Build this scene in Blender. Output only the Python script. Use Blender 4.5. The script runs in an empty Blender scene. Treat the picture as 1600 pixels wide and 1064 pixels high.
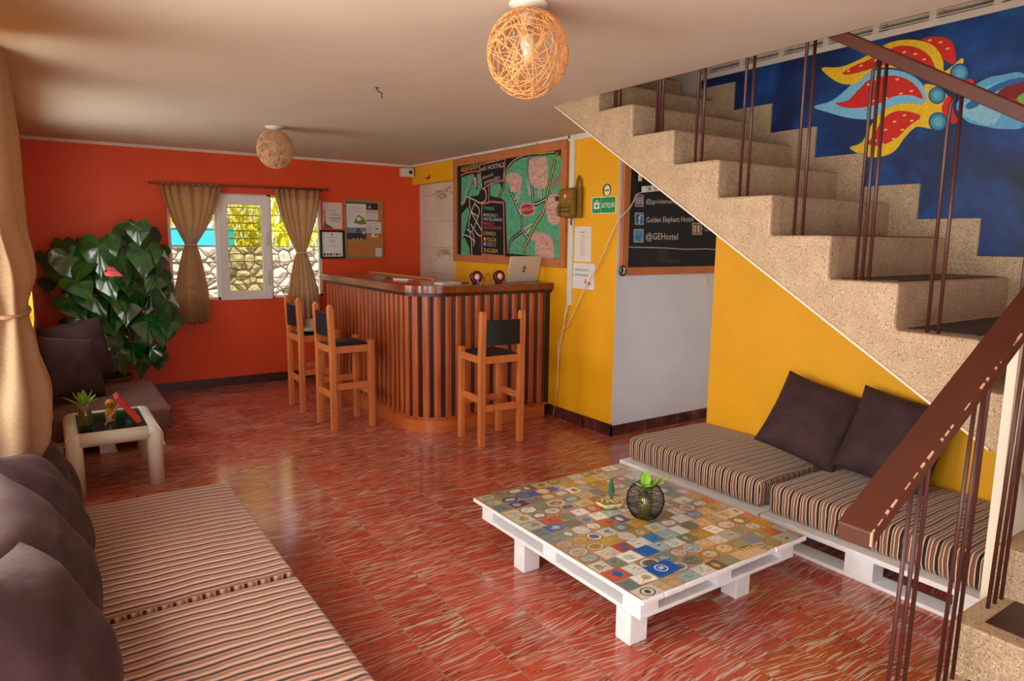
import bpy, bmesh, math, random
from mathutils import Vector, Matrix, noise
from mathutils.geometry import tessellate_polygon
PI = math.pi
random.seed(7)
COL = bpy.context.scene.collection
# ------------------------------------------------------------------ camera maths
CF = 1067.0; CH = 1.6
yaw, pit, rol = math.radians(34.3), math.radians(8.4), math.radians(.64)
_f = Vector((math.sin(yaw)*math.cos(pit), math.cos(yaw)*math.cos(pit), -math.sin(pit)))
_r = Vector((math.cos(yaw), -math.sin(yaw), 0)); _u = _r.cross(_f)
CR = math.cos(rol)*_r + math.sin(rol)*_u
CD = -(math.cos(rol)*_u - math.sin(rol)*_r)
def on(x, y, ax, val):
    """point of a real plane (ax = val) measured from the photograph"""
    d = CR*((x-800)/CF) + CD*((y-532)/CF) + _f
    o = Vector((0, 0, CH)); i = 'xyz'.index(ax)
    return o + d*((val-o[i])/d[i])
# ------------------------------------------------------------------ colours and materials
def s2l(c):
    c /= 255.0
    return c/12.92 if c <= .04045 else ((c+.055)/1.055)**2.4
def S(r, g, b): return (s2l(r), s2l(g), s2l(b), 1.0)
class NT:
    def __init__(s, name):
        m = bpy.data.materials.new(name); m.use_nodes = True
        s.m = m; s.t = m.node_tree; s.b = s.t.nodes['Principled BSDF']
    def n(s, kind, **kw):
        nd = s.t.nodes.new(kind)
        for k, v in kw.items():
            if k in nd.inputs.keys() if isinstance(k, str) else False: nd.inputs[k].default_value = v
            else: setattr(nd, k, v)
        return nd
    def l(s, a, b): s.t.links.new(a, b)
    def co(s, scale=(1, 1, 1), rot=(0, 0, 0), kind='Object'):
        tc = s.n('ShaderNodeTexCoord'); mp = s.n('ShaderNodeMapping')
        mp.inputs['Scale'].default_value = scale; mp.inputs['Rotation'].default_value = rot
        s.l(tc.outputs[kind], mp.inputs['Vector']); return mp.outputs['Vector']
    def noise(s, vec, scale=5, detail=2, rough=.5, dist=0):
        nd = s.n('ShaderNodeTexNoise'); nd.inputs['Scale'].default_value = scale
        nd.inputs['Detail'].default_value = detail; nd.inputs['Roughness'].default_value = rough
        nd.inputs['Distortion'].default_value = dist
        if vec is not None: s.l(vec, nd.inputs['Vector'])
        return nd.outputs['Fac']
    def ramp(s, fac, stops, interp='LINEAR'):
        r = s.n('ShaderNodeValToRGB'); r.color_ramp.interpolation = interp
        while len(r.color_ramp.elements) < len(stops): r.color_ramp.elements.new(.5)
        for e, (p, c) in zip(r.color_ramp.elements, stops):
            e.position = p; e.color = c if len(c) == 4 else (*c, 1)
        s.l(fac, r.inputs['Fac']); return r.outputs['Color']
    def math(s, op, a, b=None, c=None):
        nd = s.n('ShaderNodeMath'); nd.operation = op
        for i, v in enumerate((a, b, c)):
            if v is None: continue
            if isinstance(v, (int, float)): nd.inputs[i].default_value = v
            else: s.l(v, nd.inputs[i])
        return nd.outputs[0]
    def mix(s, fac, a, b, blend='MIX'):
        nd = s.n('ShaderNodeMix'); nd.data_type = 'RGBA'; nd.blend_type = blend
        for i, v in ((0, fac), (6, a), (7, b)):
            if isinstance(v, (int, float, tuple)): nd.inputs[i].default_value = v
            else: s.l(v, nd.inputs[i])
        return nd.outputs[2]
    def bump(s, h, strength=.3, dist=.01):
        nd = s.n('ShaderNodeBump'); nd.inputs['Strength'].default_value = strength
        nd.inputs['Distance'].default_value = dist
        s.l(h, nd.inputs['Height']); s.l(nd.outputs['Normal'], s.b.inputs['Normal'])
    def set(s, **kw):
        for k, v in kw.items():
            s.b.inputs[k.replace('_', ' ')].default_value = v
        return s
def plain(name, rgb, rough=.6, var=.08, nscale=6, metal=0, bump=0, coat=0, bscale=60, **kw):
    n = NT(name); c = S(*rgb)
    f = n.noise(n.co(), nscale, 4)
    d = tuple(max(0, x*(1-var)) for x in c[:3])+(1,); u = tuple(min(1, x*(1+var)) for x in c[:3])+(1,)
    n.l(n.ramp(f, [(.3, d), (.7, u)]), n.b.inputs['Base Color'])
    n.set(Roughness=rough, Metallic=metal)
    if coat: n.set(Coat_Weight=coat, Coat_Roughness=.1)
    if bump: n.bump(n.noise(n.co(), bscale, 4), bump, .004)
    for k, v in kw.items(): n.b.inputs[k.replace('_', ' ')].default_value = v
    return n.m
M = {}
M['red'] = plain('red_paint', (226, 76, 26), .55, .06, 2.5, bump=.12, bscale=25)
M['yellow'] = plain('yellow_paint', (238, 172, 8), .55, .05, 3, bump=.12, bscale=25)
M['white_wall'] = plain('white_plaster', (212, 216, 222), .6, .05, 3, bump=.35, bscale=18)
M['cream_wall'] = plain('cream_plaster', (222, 212, 190), .6, .05, 3, bump=.2)
M['ceiling'] = plain('ceiling_paint', (206, 192, 172), .8, .04, 2, bump=.1, bscale=12)
M['trim'] = plain('trim_white', (222, 208, 190), .5, .06, 8)
M['white_wood'] = plain('white_painted_wood', (232, 234, 238), .5, .06, 14, bump=.15, bscale=40)
M['white_frame'] = plain('window_white', (236, 236, 232), .4, .03)
M['plastic_white'] = plain('ivory_plastic', (218, 218, 206), .35, .03)
M['black'] = plain('black_vinyl', (20, 24, 30), .45, .2, 20, bump=.1)
M['blackmat'] = plain('black_chalkboard', (14, 13, 13), .6, .3, 5)
M['black_metal'] = plain('dark_wire', (30, 28, 30), .4, .1, metal=.6)
M['rail'] = plain('brown_rail_paint', (78, 32, 15), .5, .1, 5, bump=.08, bscale=30)
M['bar_steel'] = plain('brown_baluster_paint', (72, 36, 30), .4, .12, 10)
M['paper'] = plain('paper_white', (232, 230, 226), .7, .02)
M['silver'] = plain('silver_aluminium', (214, 205, 192), .35, .02, metal=.25)
M['glassy'] = None
M['olive'] = plain('olive_canvas', (128, 100, 30), .8, .12, 30, bump=.3, bscale=200)
M['frame_wood'] = plain('board_frame_wood', (186, 112, 62), .6, .1, 9)
M['cork'] = plain('cork', (188, 122, 62), .85, .2, 90, bump=.3, bscale=150)
M['terracotta'] = plain('pot_clay', (120, 66, 44), .7)
M['hat'] = plain('beige_felt', (196, 168, 140), .85, .06, 20, bump=.2)
M['primer'] = plain('primer', (196, 150, 128), .8)
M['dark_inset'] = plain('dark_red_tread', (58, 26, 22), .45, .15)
M['grout_tile'] = None
def wood(name, a, b, axis, rough=.4, coat=0, sc=1, bumpy=.1):
    n = NT(name); s = [28*sc]*3; s[axis] = 1.6*sc
    f = n.noise(n.co(tuple(s)), 1, 4, .6, .6); g = n.noise(n.co(), 3, 2)
    c = n.ramp(f, [(.3, S(*a)), (.7, S(*b))])
    n.l(n.mix(.25, c, n.ramp(g, [(.3, S(*a)), (.7, S(*b))])), n.b.inputs['Base Color'])
    n.set(Roughness=rough)
    if coat: n.set(Coat_Weight=coat, Coat_Roughness=.08)
    n.bump(f, bumpy, .003); return n.m
M['stool'] = wood('stool_wood', (176, 94, 44), (214, 130, 68), 2, .5)
M['slat'] = wood('bar_slat_wood', (136, 58, 22), (198, 100, 46), 2, .38, .15)
M['slat_dark'] = wood('bar_groove_wood', (34, 14, 8), (74, 30, 14), 2, .4)
M['bartop'] = wood('bar_top_wood', (96, 42, 16), (142, 66, 28), 1, .2, .4)
M['plinth'] = wood('bar_plinth_wood', (176, 88, 38), (206, 114, 54), 0, .35, .3)
M['rod'] = wood('curtain_rod_wood', (96, 58, 34), (140, 88, 52), 0, .6)
M['bench'] = wood('tan_wood', (150, 108, 76), (176, 132, 96), 0, .6)
def mk_terrazzo():
    n = NT('terrazzo'); v = n.co()
    base = n.ramp(n.noise(v, 9, 5, .6), [(.3, S(158, 130, 100)), (.7, S(196, 168, 134))])
    fine = n.ramp(n.noise(v, 240, 2, .7), [(.36, S(96, 74, 54)), (.5, S(182, 154, 122)), (.66, S(214, 192, 160))])
    c = n.mix(.55, base, fine)
    vo = n.n('ShaderNodeTexVoronoi'); vo.inputs['Scale'].default_value = 150; n.l(v, vo.inputs['Vector'])
    wn = n.n('ShaderNodeTexWhiteNoise'); n.l(vo.outputs['Position'], wn.inputs['Vector'])
    small = n.math('LESS_THAN', vo.outputs['Distance'], .34)
    dk = n.math('MULTIPLY', small, n.math('LESS_THAN', wn.outputs['Value'], .24))
    lt = n.math('MULTIPLY', small, n.math('GREATER_THAN', wn.outputs['Value'], .9))
    c = n.mix(n.math('MULTIPLY', dk, .85), c, S(52, 42, 36)); c = n.mix(n.math('MULTIPLY', lt, .9), c, S(228, 212, 182))
    n.l(c, n.b.inputs['Base Color']); n.set(Roughness=.6); n.bump(n.noise(v, 150, 3), .15, .003)
    return n.m
M['terrazzo'] = mk_terrazzo()
def mk_floor():
    n = NT('red_cement_tiles'); tc = n.n('ShaderNodeTexCoord'); sp = n.n('ShaderNodeSeparateXYZ')
    n.l(tc.outputs['Object'], sp.inputs[0]); X, Y = sp.outputs[0], sp.outputs[1]
    T = .2525
    tx = n.math('DIVIDE', n.math('SUBTRACT', X, 1.366-T*20), T); ty = n.math('DIVIDE', n.math('SUBTRACT', Y, 4.251-T*30), T)
    ix, iy = n.math('FLOOR', tx), n.math('FLOOR', ty); fx, fy = n.math('FRACT', tx), n.math('FRACT', ty)
    cid = n.n('ShaderNodeCombineXYZ'); n.l(ix, cid.inputs[0]); n.l(iy, cid.inputs[1])
    wn = n.n('ShaderNodeTexWhiteNoise'); n.l(cid.outputs[0], wn.inputs['Vector'])
    wc = n.n('ShaderNodeSeparateXYZ'); n.l(wn.outputs['Color'], wc.inputs[0])
    # slant of the veins differs from tile to tile
    sl = n.math('MULTIPLY', n.math('SUBTRACT', wc.outputs[0], .5), .34)
    low = n.noise(tc.outputs['Object'], 5, 1)
    wob = n.math('MULTIPLY', n.math('SUBTRACT', low, .5), .035)
    yy = n.math('ADD', n.math('ADD', Y, n.math('MULTIPLY', fx, n.math('MULTIPLY', sl, T))), wob)
    def veins(sx, sy, off, dist):
        cv = n.n('ShaderNodeCombineXYZ')
        n.l(n.math('MULTIPLY', X, sx), cv.inputs[0]); n.l(n.math('MULTIPLY', yy, sy), cv.inputs[1])
        n.l(n.math('ADD', n.math('MULTIPLY', wn.outputs['Value'], 37), off), cv.inputs[2])
        return n.noise(cv.outputs[0], 1, 1.5, .5, dist)
    v1 = veins(5.5, 128, 0, .35); v2 = veins(5, 60, 9.3, .2)
    base = n.mix(wc.outputs[1], S(148, 56, 38), S(178, 76, 54))
    base = n.mix(n.ramp(n.noise(tc.outputs['Object'], 1.1, 3), [(.35, (0, 0, 0)), (.7, (.35, .35, .35))]), base, S(196, 92, 70))
    amt = n.math('ADD', n.math('MULTIPLY', wc.outputs[2], .5), .45)
    m1 = n.ramp(v1, [(.55, (0, 0, 0)), (.585, (1, 1, 1)), (.70, (1, 1, 1)), (.75, (.3, .3, .3))])
    c = n.mix(n.math('MULTIPLY', m1, amt), base, S(192, 172, 156))
    m2 = n.ramp(v1, [(.505, (0, 0, 0)), (.515, (1, 1, 1)), (.538, (1, 1, 1)), (.55, (0, 0, 0))])
    m2b = n.ramp(v2, [(.50, (0, 0, 0)), (.53, (1, 1, 1))])
    c = n.mix(n.math('MULTIPLY', n.math('MULTIPLY', m2, m2b), .9), c, S(36, 24, 26))
    g = .014
    ed = n.math('MAXIMUM', n.math('MAXIMUM', n.math('LESS_THAN', fx, g), n.math('GREATER_THAN', fx, 1-g)),
                n.math('MULTIPLY', n.math('MAXIMUM', n.math('LESS_THAN', fy, g*.6), n.math('GREATER_THAN', fy, 1-g*.6)), .55))
    c = n.mix(n.math('MULTIPLY', ed, .75), c, S(150, 116, 90))
    n.l(c, n.b.inputs['Base Color'])
    rg = n.math('ADD', n.math('MULTIPLY', n.noise(tc.outputs['Object'], 14, 3),   .13), .09)
    n.l(rg, n.b.inputs['Roughness']); n.set(Specular_IOR_Level=.6)
    h = n.math('SUBTRACT', n.math('MULTIPLY', n.noise(tc.outputs['Object'], 3, 2), .6), n.math('MULTIPLY', ed, .25))
    # tiles are each set very slightly off level
    h = n.math('ADD', h, n.math('MULTIPLY', n.math('MULTIPLY', fx, n.math('SUBTRACT', wc.outputs[1], .5)), .25))
    n.bump(h, .22, .004); return n.m
M['floor'] = mk_floor()
def mk_skirting():
    n = NT('skirting_tile'); tc = n.n('ShaderNodeTexCoord'); sp = n.n('ShaderNodeSeparateXYZ')
    n.l(tc.outputs['Object'], sp.inputs[0])
    f = n.math('FRACT', n.math('DIVIDE', n.math('ADD', sp.outputs[0], sp.outputs[1]), .2))
    g = n.math('LESS_THAN', f, .02)
    c = n.ramp(n.noise(tc.outputs['Object'], 9, 4), [(.3, S(52, 24, 22)), (.62, S(92, 44, 38)), (.8, S(120, 88, 80))])
    n.l(n.mix(n.math('MULTIPLY', g, .7), c, S(150, 120, 104)), n.b.inputs['Base Color']); n.set(Roughness=.3); return n.m
M['skirt'] = mk_skirting()
def mk_stripes(name, per, cols):
    n = NT(name); tc = n.n('ShaderNodeTexCoord'); sp = n.n('ShaderNodeSeparateXYZ'); n.l(tc.outputs['Object'], sp.inputs[0])
    ge = n.n('ShaderNodeNewGeometry'); sn = n.n('ShaderNodeSeparateXYZ'); n.l(ge.outputs['True Normal'], sn.inputs[0])
    wob = n.math('MULTIPLY', n.math('SUBTRACT', n.noise(n.co(), 7, 2), .5), .022)
    side = n.math('GREATER_THAN', n.math('ABSOLUTE', sn.outputs[1]), .8)
    t = n.math('ADD', n.math('MULTIPLY', sp.outputs[0], side), n.math('MULTIPLY', sp.outputs[1], n.math('SUBTRACT', 1, side)))
    f = n.math('FRACT', n.math('DIVIDE', n.math('ADD', t, n.math('ADD', wob, 10)), per))
    c = n.ramp(f, cols, 'CONSTANT')
    fuzz = n.ramp(n.noise(n.co(), 300, 2), [(.3, (.75, .75, .75)), (.7, (1.1, 1.1, 1.1))])
    n.l(n.mix(1.0, c, fuzz, 'MULTIPLY'), n.b.inputs['Base Color']); n.set(Roughness=.9, Sheen_Weight=.2)
    n.bump(n.noise(n.co((6, 30, 20)), 1, 3), .35, .012); return n.m
dk, cr, br, rs = S(36, 20, 20), S(224, 200, 170), S(130, 82, 66), S(168, 120, 100)
M['stripe_fine'] = mk_stripes('striped_velour', .052, [(0, dk), (.27, cr), (.36, br), (.62, dk), (.65, cr), (.74, br), (.93, cr)])
M['stripe_wide'] = mk_stripes('striped_velour_wide', .047, [(0, dk), (.24, rs), (.36, S(206, 170, 142)), (.50, rs), (.66, br), (.82, rs)])
def mk_velvet(name, a, b):
    n = NT(name); f = n.noise(n.co(), 9, 4, .6)
    n.l(n.ramp(f, [(.3, S(*a)), (.7, S(*b))]), n.b.inputs['Base Color'])
    n.set(Roughness=.85, Sheen_Weight=.06, Sheen_Roughness=.35)
    n.b.inputs['Sheen Tint'].default_value = S(190, 150, 170)
    n.bump(n.noise(n.co((1, 1.6, 1)), 5, 3, .5, .3), .5, .03); return n.m
M['velvet'] = mk_velvet('plum_velvet', (46, 27, 30), (68, 43, 47))
M['suede'] = mk_velvet('brown_suede', (92, 62, 54), (116, 82, 72))
def mk_burlap(nm='burlap', c0=(180, 138, 100), c1=(220, 182, 140), tl=.42, hole=.13):
    n = NT(nm); m = n.m
    w1 = n.n('ShaderNodeTexWave'); w1.inputs['Scale'].default_value = 210; w1.bands_direction = 'Z'; n.l(n.co(), w1.inputs['Vector'])
    w2 = n.n('ShaderNodeTexNoise'); w2.inputs['Scale'].default_value = 1; n.l(n.co((60, 60, 300)), w2.inputs['Vector'])
    c = n.ramp(n.math('ADD', n.math('MULTIPLY', w1.outputs['Fac'], .4), n.math('MULTIPLY', w2.outputs['Fac'], .6)),
               [(.25, S(*c0)), (.75, S(*c1))])
    n.l(c, n.b.inputs['Base Color']); n.set(Roughness=.95)
    tr = n.n('ShaderNodeBsdfTranslucent'); n.l(c, tr.inputs['Color'])
    mx = n.n('ShaderNodeMixShader'); mx.inputs[0].default_value = .5
    out = n.t.nodes['Material Output']; n.l(n.b.outputs[0], mx.inputs[1]); n.l(tr.outputs[0], mx.inputs[2])
    tp = n.n('ShaderNodeBsdfTransparent'); m2 = n.n('ShaderNodeMixShader'); m2.inputs[0].default_value = hole; n.l(mx.outputs[0], m2.inputs[1]); n.l(tp.outputs[0], m2.inputs[2]); n.l(m2.outputs[0], out.inputs['Surface'])
    n.bump(w1.outputs['Fac'], .2, .002); return m
M['burlap'] = mk_burlap(); M['burlap_pale'] = mk_burlap('pale_burlap', (172, 142, 112), (212, 184, 150), .22, .03)
def mk_glass(name, tint=(1, 1, 1), rough=0.0, alpha=None):
    n = NT(name); n.set(Roughness=rough, Transmission_Weight=1.0, IOR=1.45)
    n.b.inputs['Base Color'].default_value = (*tint, 1)
    lp = None
    return n.m
M['glass'] = mk_glass('clear_glass', (.93, 1, .96))
def mk_pane(name, tint, k):
    n = NT(name); t = n.n('ShaderNodeBsdfTransparent'); t.inputs[0].default_value = (*tint, 1)
    g = n.n('ShaderNodeBsdfGlossy'); g.inputs['Roughness'].default_value = .05
    mx = n.n('ShaderNodeMixShader'); mx.inputs[0].default_value = k
    n.l(t.outputs[0], mx.inputs[1]); n.l(g.outputs[0], mx.inputs[2]); n.l(mx.outputs[0], n.t.nodes['Material Output'].inputs['Surface']); return n.m
M['pane'] = mk_pane('window_glass', (.80, .77, .60), .04); M['glass'] = mk_pane('thin_clear_glass', (.86, .92, .84), .16)
M['tabletop_glass'] = mk_pane('smoked_table_glass', (.55, .68, .62), .22)
def mk_leaf(name, a, b, coat=.6, rough=.28):
    n = NT(name); f = n.noise(n.co(), 12, 3)
    c = n.ramp(f, [(.3, S(*a)), (.7, S(*b))]); n.l(c, n.b.inputs['Base Color']); n.set(Roughness=rough, Coat_Weight=coat, Coat_Roughness=.07)
    n.b.inputs['Subsurface Weight'].default_value = 0; return n.m
M['leaf'] = mk_leaf('glossy_dark_leaf', (6, 42, 8), (20, 88, 20), 1.0, .3)
M['leaf_vein'] = mk_leaf('leaf_vein_green', (36, 84, 26), (54, 104, 36))
M['stem'] = mk_leaf('leaf_stem', (40, 70, 26), (70, 96, 40), .1, .5)
M['leaf_light'] = mk_leaf('bright_leaf', (96, 150, 30), (150, 196, 60), .2, .4)
M['succulent'] = mk_leaf('succulent_green', (60, 104, 76), (96, 138, 104), .1, .5)
M['hedge'] = mk_leaf('hedge_leaf', (120, 140, 20), (206, 200, 50), 0, .6)
nh = NT('sunlit_hedge'); nh.l(nh.ramp(nh.noise(nh.co(), 6, 2), [(.3, S(120, 140, 20)), (.7, S(220, 210, 60))]), nh.b.inputs['Base Color']); nh.set(Roughness=.6)
th = nh.n('ShaderNodeBsdfTranslucent'); th.inputs[0].default_value = S(226, 220, 60); mh = nh.n('ShaderNodeMixShader'); mh.inputs[0].default_value = .5
nh.l(nh.b.outputs[0], mh.inputs[1]); nh.l(th.outputs[0], mh.inputs[2]); nh.l(mh.outputs[0], nh.t.nodes['Material Output'].inputs['Surface']); M['hedge'] = nh.m
M['spathe'] = plain('pink_spathe', (244, 112, 112), .3, .06, coat=.5)
M['stone'] = None
def mk_stone():
    n = NT('fieldstone'); v = n.co()
    vo = n.n('ShaderNodeTexVoronoi'); vo.inputs['Scale'].default_value = 5.5; n.l(v, vo.inputs['Vector'])
    ve = n.n('ShaderNodeTexVoronoi'); ve.feature = 'DISTANCE_TO_EDGE'; ve.inputs['Scale'].default_value = 5.5; n.l(v, ve.inputs['Vector'])
    c = n.ramp(n.noise(v, 14, 5, .7), [(.3, S(136, 124, 100)), (.6, S(206, 198, 182)), (.8, S(236, 232, 224))])
    j = n.ramp(ve.outputs['Distance'], [(.0, (1, 1, 1)), (.07, (0, 0, 0))])
    c = n.mix(.35, c, S(70, 64, 52)); c = n.mix(j, c, S(40, 34, 26)); n.l(c, n.b.inputs['Base Color']); n.set(Roughness=.9)
    n.bump(n.math('ADD', ve.outputs['Distance'], n.math('MULTIPLY', n.noise(v, 9, 5, .7), .3)), 1, .12); return n.m
M['stone'] = mk_stone()
M['turquoise'] = plain('turquoise_paint', (26, 140, 158), .6, .04)
M['earth'] = plain('earth', (120, 104, 70), .9, .2)
M['canopy'] = plain('patio_tiles', (150, 120, 100), .7, .2)
def mk_tile():
    n = NT('kitchen_tiles'); tc = n.n('ShaderNodeTexCoord'); sp = n.n('ShaderNodeSeparateXYZ'); n.l(tc.outputs['Object'], sp.inputs[0])
    fy = n.math('FRACT', n.math('DIVIDE', n.math('SUBTRACT', sp.outputs[1], 7.13), .305)); fz = n.math('FRACT', n.math('DIVIDE', n.math('ADD', sp.outputs[2], .03), .305))
    g = n.math('MAXIMUM', n.math('LESS_THAN', fy, .02), n.math('LESS_THAN', fz, .02))
    c = n.ramp(n.noise(tc.outputs['Object'], 3, 2), [(.3, S(206, 196, 176)), (.7, S(222, 214, 196))])
    n.l(n.mix(n.math('MULTIPLY', g, .6), c, S(150, 138, 116)), n.b.inputs['Base Color']); n.set(Roughness=.2); return n.m
M['tile'] = mk_tile()
def mk_blue():
    n = NT('mural_blue'); f = n.noise(n.co((1, 2.2, 2.6)), 1, 5, .6, .5)
    n.l(n.ramp(f, [(.28, S(5, 20, 44)), (.45, S(6, 40, 92)), (.58, S(8, 66, 132)), (.72, S(24, 104, 138))]), n.b.inputs['Base Color'])
    n.set(Roughness=.55); return n.m
M['mural'] = mk_blue()
def mk_art(name, rough=.6, coat=0):
    n = NT(name); a = n.n('ShaderNodeVertexColor'); a.layer_name = 'Col'
    f = n.ramp(n.noise(n.co(), 60, 4), [(.25, (.8, .8, .8)), (.7, (1.08, 1.08, 1.08))])
    n.l(n.mix(1.0, a.outputs['Color'], f, 'MULTIPLY'), n.b.inputs['Base Color'])
    n.set(Roughness=rough)
    if coat: n.set(Coat_Weight=coat, Coat_Roughness=.06)
    return n.m
M['art'] = mk_art('painted_art'); M['collage'] = mk_art('lacquered_labels', .3, .9)
def mk_chalk():
    n = NT('chalk'); a = n.n('ShaderNodeVertexColor'); a.layer_name = 'Col'
    f = n.ramp(n.noise(n.co(), 45, 6, .75), [(.32, (.35, .35, .35)), (.52, (1, 1, 1))])
    n.l(n.mix(1.0, a.outputs['Color'], f, 'MULTIPLY'), n.b.inputs['Base Color']); n.set(Roughness=.9); return n.m
M['chalk'] = mk_chalk()
def emit(name, rgb, k):
    n = NT(name); n.b.inputs['Emission Color'].default_value = S(*rgb); n.b.inputs['Emission Strength'].default_value = k
    n.b.inputs['Base Color'].default_value = S(*rgb); return n.m
M['led'] = emit('blue_led', (60, 60, 255), 6)
M['rattan'] = plain('rattan_cane', (222, 160, 98), .6, .18, 20)
M['rattan_dry'] = plain('pale_rattan_cane', (206, 164, 118), .7, .18, 20)
M['red_lacquer'] = plain('red_lacquer', (206, 34, 22), .35, .04)
M['cable'] = plain('white_cable', (224, 206, 176), .5, .04)
M['cableblack'] = plain('black_cable', (20, 18, 18), .5, .04)
M['gold'] = plain('painted_yellow_figure', (222, 160, 34), .35, .3, 14)
M['shell'] = plain('succulent_shell', (206, 190, 130), .6, .3, 40, bump=.5)
M['pebble'] = plain('pebbles', (176, 150, 120), .6, .4, 60, bump=.8, bscale=80)
M['speaker_red'] = plain('speaker_red_ring', (200, 44, 30), .35, .04)
M['cone'] = plain('speaker_dome', (230, 226, 220), .25, .04)
# ------------------------------------------------------------------ mesh builder
class MB:
    def __init__(s): s.v = []; s.f = []; s.mi = []; s.sm = []; s.c = []
    def add(s, vs, fs, mi=0, smooth=False, col=None, mat=None):
        o = len(s.v); s.v += [tuple(mat @ Vector(v)) if mat is not None else tuple(v) for v in vs]
        for f in fs: s.f.append(tuple(i+o for i in f)); s.mi.append(mi); s.sm.append(smooth); s.c.append(col)
        return s
    def box(s, a, b, mi=0, col=None, mat=None):
        (x0, y0, z0), (x1, y1, z1) = a, b
        x0, x1 = sorted((x0, x1)); y0, y1 = sorted((y0, y1)); z0, z1 = sorted((z0, z1))
        vs = [(x0, y0, z0), (x1, y0, z0), (x1, y1, z0), (x0, y1, z0), (x0, y0, z1), (x1, y0, z1), (x1, y1, z1), (x0, y1, z1)]
        return s.add(vs, [(0, 3, 2, 1), (4, 5, 6, 7), (0, 1, 5, 4), (1, 2, 6, 5), (2, 3, 7, 6), (3, 0, 4, 7)], mi, col=col, mat=mat)
    def bbox(s, a, b, r=.004, mi=0, mat=None, seg=2):
        """box with rounded edges"""
        bm = bmesh.new(); bmesh.ops.create_cube(bm, size=1)
        for v in bm.verts: v.co = Vector([(a[i]+b[i])/2+v.co[i]*abs(b[i]-a[i]) for i in range(3)])
        bmesh.ops.bevel(bm, geom=bm.edges[:], offset=r, segments=seg, affect='EDGES', profile=.5)
        bm.verts.index_update()
        s.add([v.co[:] for v in bm.verts], [[v.index for v in f.verts] for f in bm.faces], mi, False, mat=mat); bm.free(); return s
    def prism(s, poly, d0, d1, axis='x', mi=0, smooth=False, mat=None):
        """poly of 2D points in the two remaining axes, extruded from d0 to d1"""
        def P(p, d):
            return {'x': (d, p[0], p[1]), 'y': (p[0], d, p[1]), 'z': (p[0], p[1], d)}[axis]
        n = len(poly); vs = [P(p, d0) for p in poly]+[P(p, d1) for p in poly]
        tr = tessellate_polygon([[Vector((p[0], p[1], 0)) for p in poly]])
        s.add(vs, [(i, (i+1) % n, (i+1) % n+n, i+n) for i in range(n)], mi, smooth, mat=mat)
        s.add(vs, [tuple(t) for t in tr]+[tuple(x+n for x in reversed(t)) for t in tr], mi, False, mat=mat); return s
    def tube(s, pts, r, n=8, mi=0, closed=False, smooth=True, cap=True, mat=None):
        pts = [Vector(p) for p in pts]; k = len(pts); vs = []; up = None
        for i, p in enumerate(pts):
            a = pts[(i-1) % k] if (i or closed) else p; b = pts[(i+1) % k] if (i < k-1 or closed) else p
            t = (b-a).normalized()
            if up is None: up = Vector((0, 0, 1)) if abs(t.z) < .9 else Vector((1, 0, 0))
            u = (up-t*up.dot(t))
            if u.length < 1e-5: u = t.orthogonal()
            u.normalize(); w = t.cross(u); up = u
            rr = r[i] if isinstance(r, (list, tuple)) else r
            for j in range(n): vs.append(p+u*(math.cos(2*PI*j/n)*rr)+w*(math.sin(2*PI*j/n)*rr))
        fs = [(i*n+j, i*n+(j+1) % n, ((i+1) % k)*n+(j+1) % n, ((i+1) % k)*n+j) for i in range(k if closed else k-1) for j in range(n)]
        s.add(vs, fs, mi, smooth, mat=mat)
        if cap and not closed: s.add(vs, [tuple(reversed(range(n))), tuple(range((k-1)*n, k*n))], mi, False, mat=mat)
        return s
    def lathe(s, prof, n=24, mi=0, smooth=True, c=(0, 0, 0), mat=None):
        vs = [(c[0]+r*math.cos(2*PI*j/n), c[1]+r*math.sin(2*PI*j/n), c[2]+z) for r, z in prof for j in range(n)]
        fs = [(i*n+j, i*n+(j+1) % n, (i+1)*n+(j+1) % n, (i+1)*n+j) for i in range(len(prof)-1) for j in range(n)]
        return s.add(vs, fs, mi, smooth, mat=mat)
    def grid(s, fn, nu, nv, mi=0, smooth=True, closeu=False, mat=None):
        vs = [fn(i/nu, j/nv) for j in range(nv+1) for i in range(nu+(0 if closeu else 1))]
        w = nu if closeu else nu+1
        fs = [(j*w+i, j*w+(i+1) % w, (j+1)*w+(i+1) % w, (j+1)*w+i) for j in range(nv) for i in range(nu)]
        return s.add(vs, fs, mi, smooth, mat=mat)
    def sphere(s, c, r, n=16, m=10, mi=0, sc=(1, 1, 1), mat=None):
        def f(u, v):
            a, b = 2*PI*u, PI*v
            return (c[0]+r*sc[0]*math.sin(b)*math.cos(a), c[1]+r*sc[1]*math.sin(b)*math.sin(a), c[2]-r*sc[2]*math.cos(b))
        return s.grid(f, n, m, mi, True, True, mat=mat)
    def build(s, name, mats, parent=None, world=True, kind=None, solid=0, bevel=0, sub=0, recalc=True):
        me = bpy.data.meshes.new(name)
        vs = s.v
        if parent is not None and world:
            inv = wmat(parent).inverted(); vs = [tuple(inv @ Vector(v)) for v in vs]
        me.from_pydata(vs, [], s.f)
        if not isinstance(mats, (list, tuple)): mats = [mats]
        for m in mats: me.materials.append(M[m] if isinstance(m, str) else m)
        for p, mi, sm in zip(me.polygons, s.mi, s.sm): p.material_index = mi; p.use_smooth = sm
        if any(c is not None for c in s.c):
            at = me.color_attributes.new('Col', 'FLOAT_COLOR', 'CORNER')
            for p, c in zip(me.polygons, s.c):
                c = c or (.5, .5, .5, 1)
                for li in p.loop_indices: at.data[li].color = c
        if recalc:
            bm = bmesh.new(); bm.from_mesh(me); bmesh.ops.remove_doubles(bm, verts=bm.verts, dist=1e-5)
            bmesh.ops.recalc_face_normals(bm, faces=bm.faces); bm.to_mesh(me); bm.free()
        o = bpy.data.objects.new(name, me); COL.objects.link(o)
        if parent is not None: o.parent = parent
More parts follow.
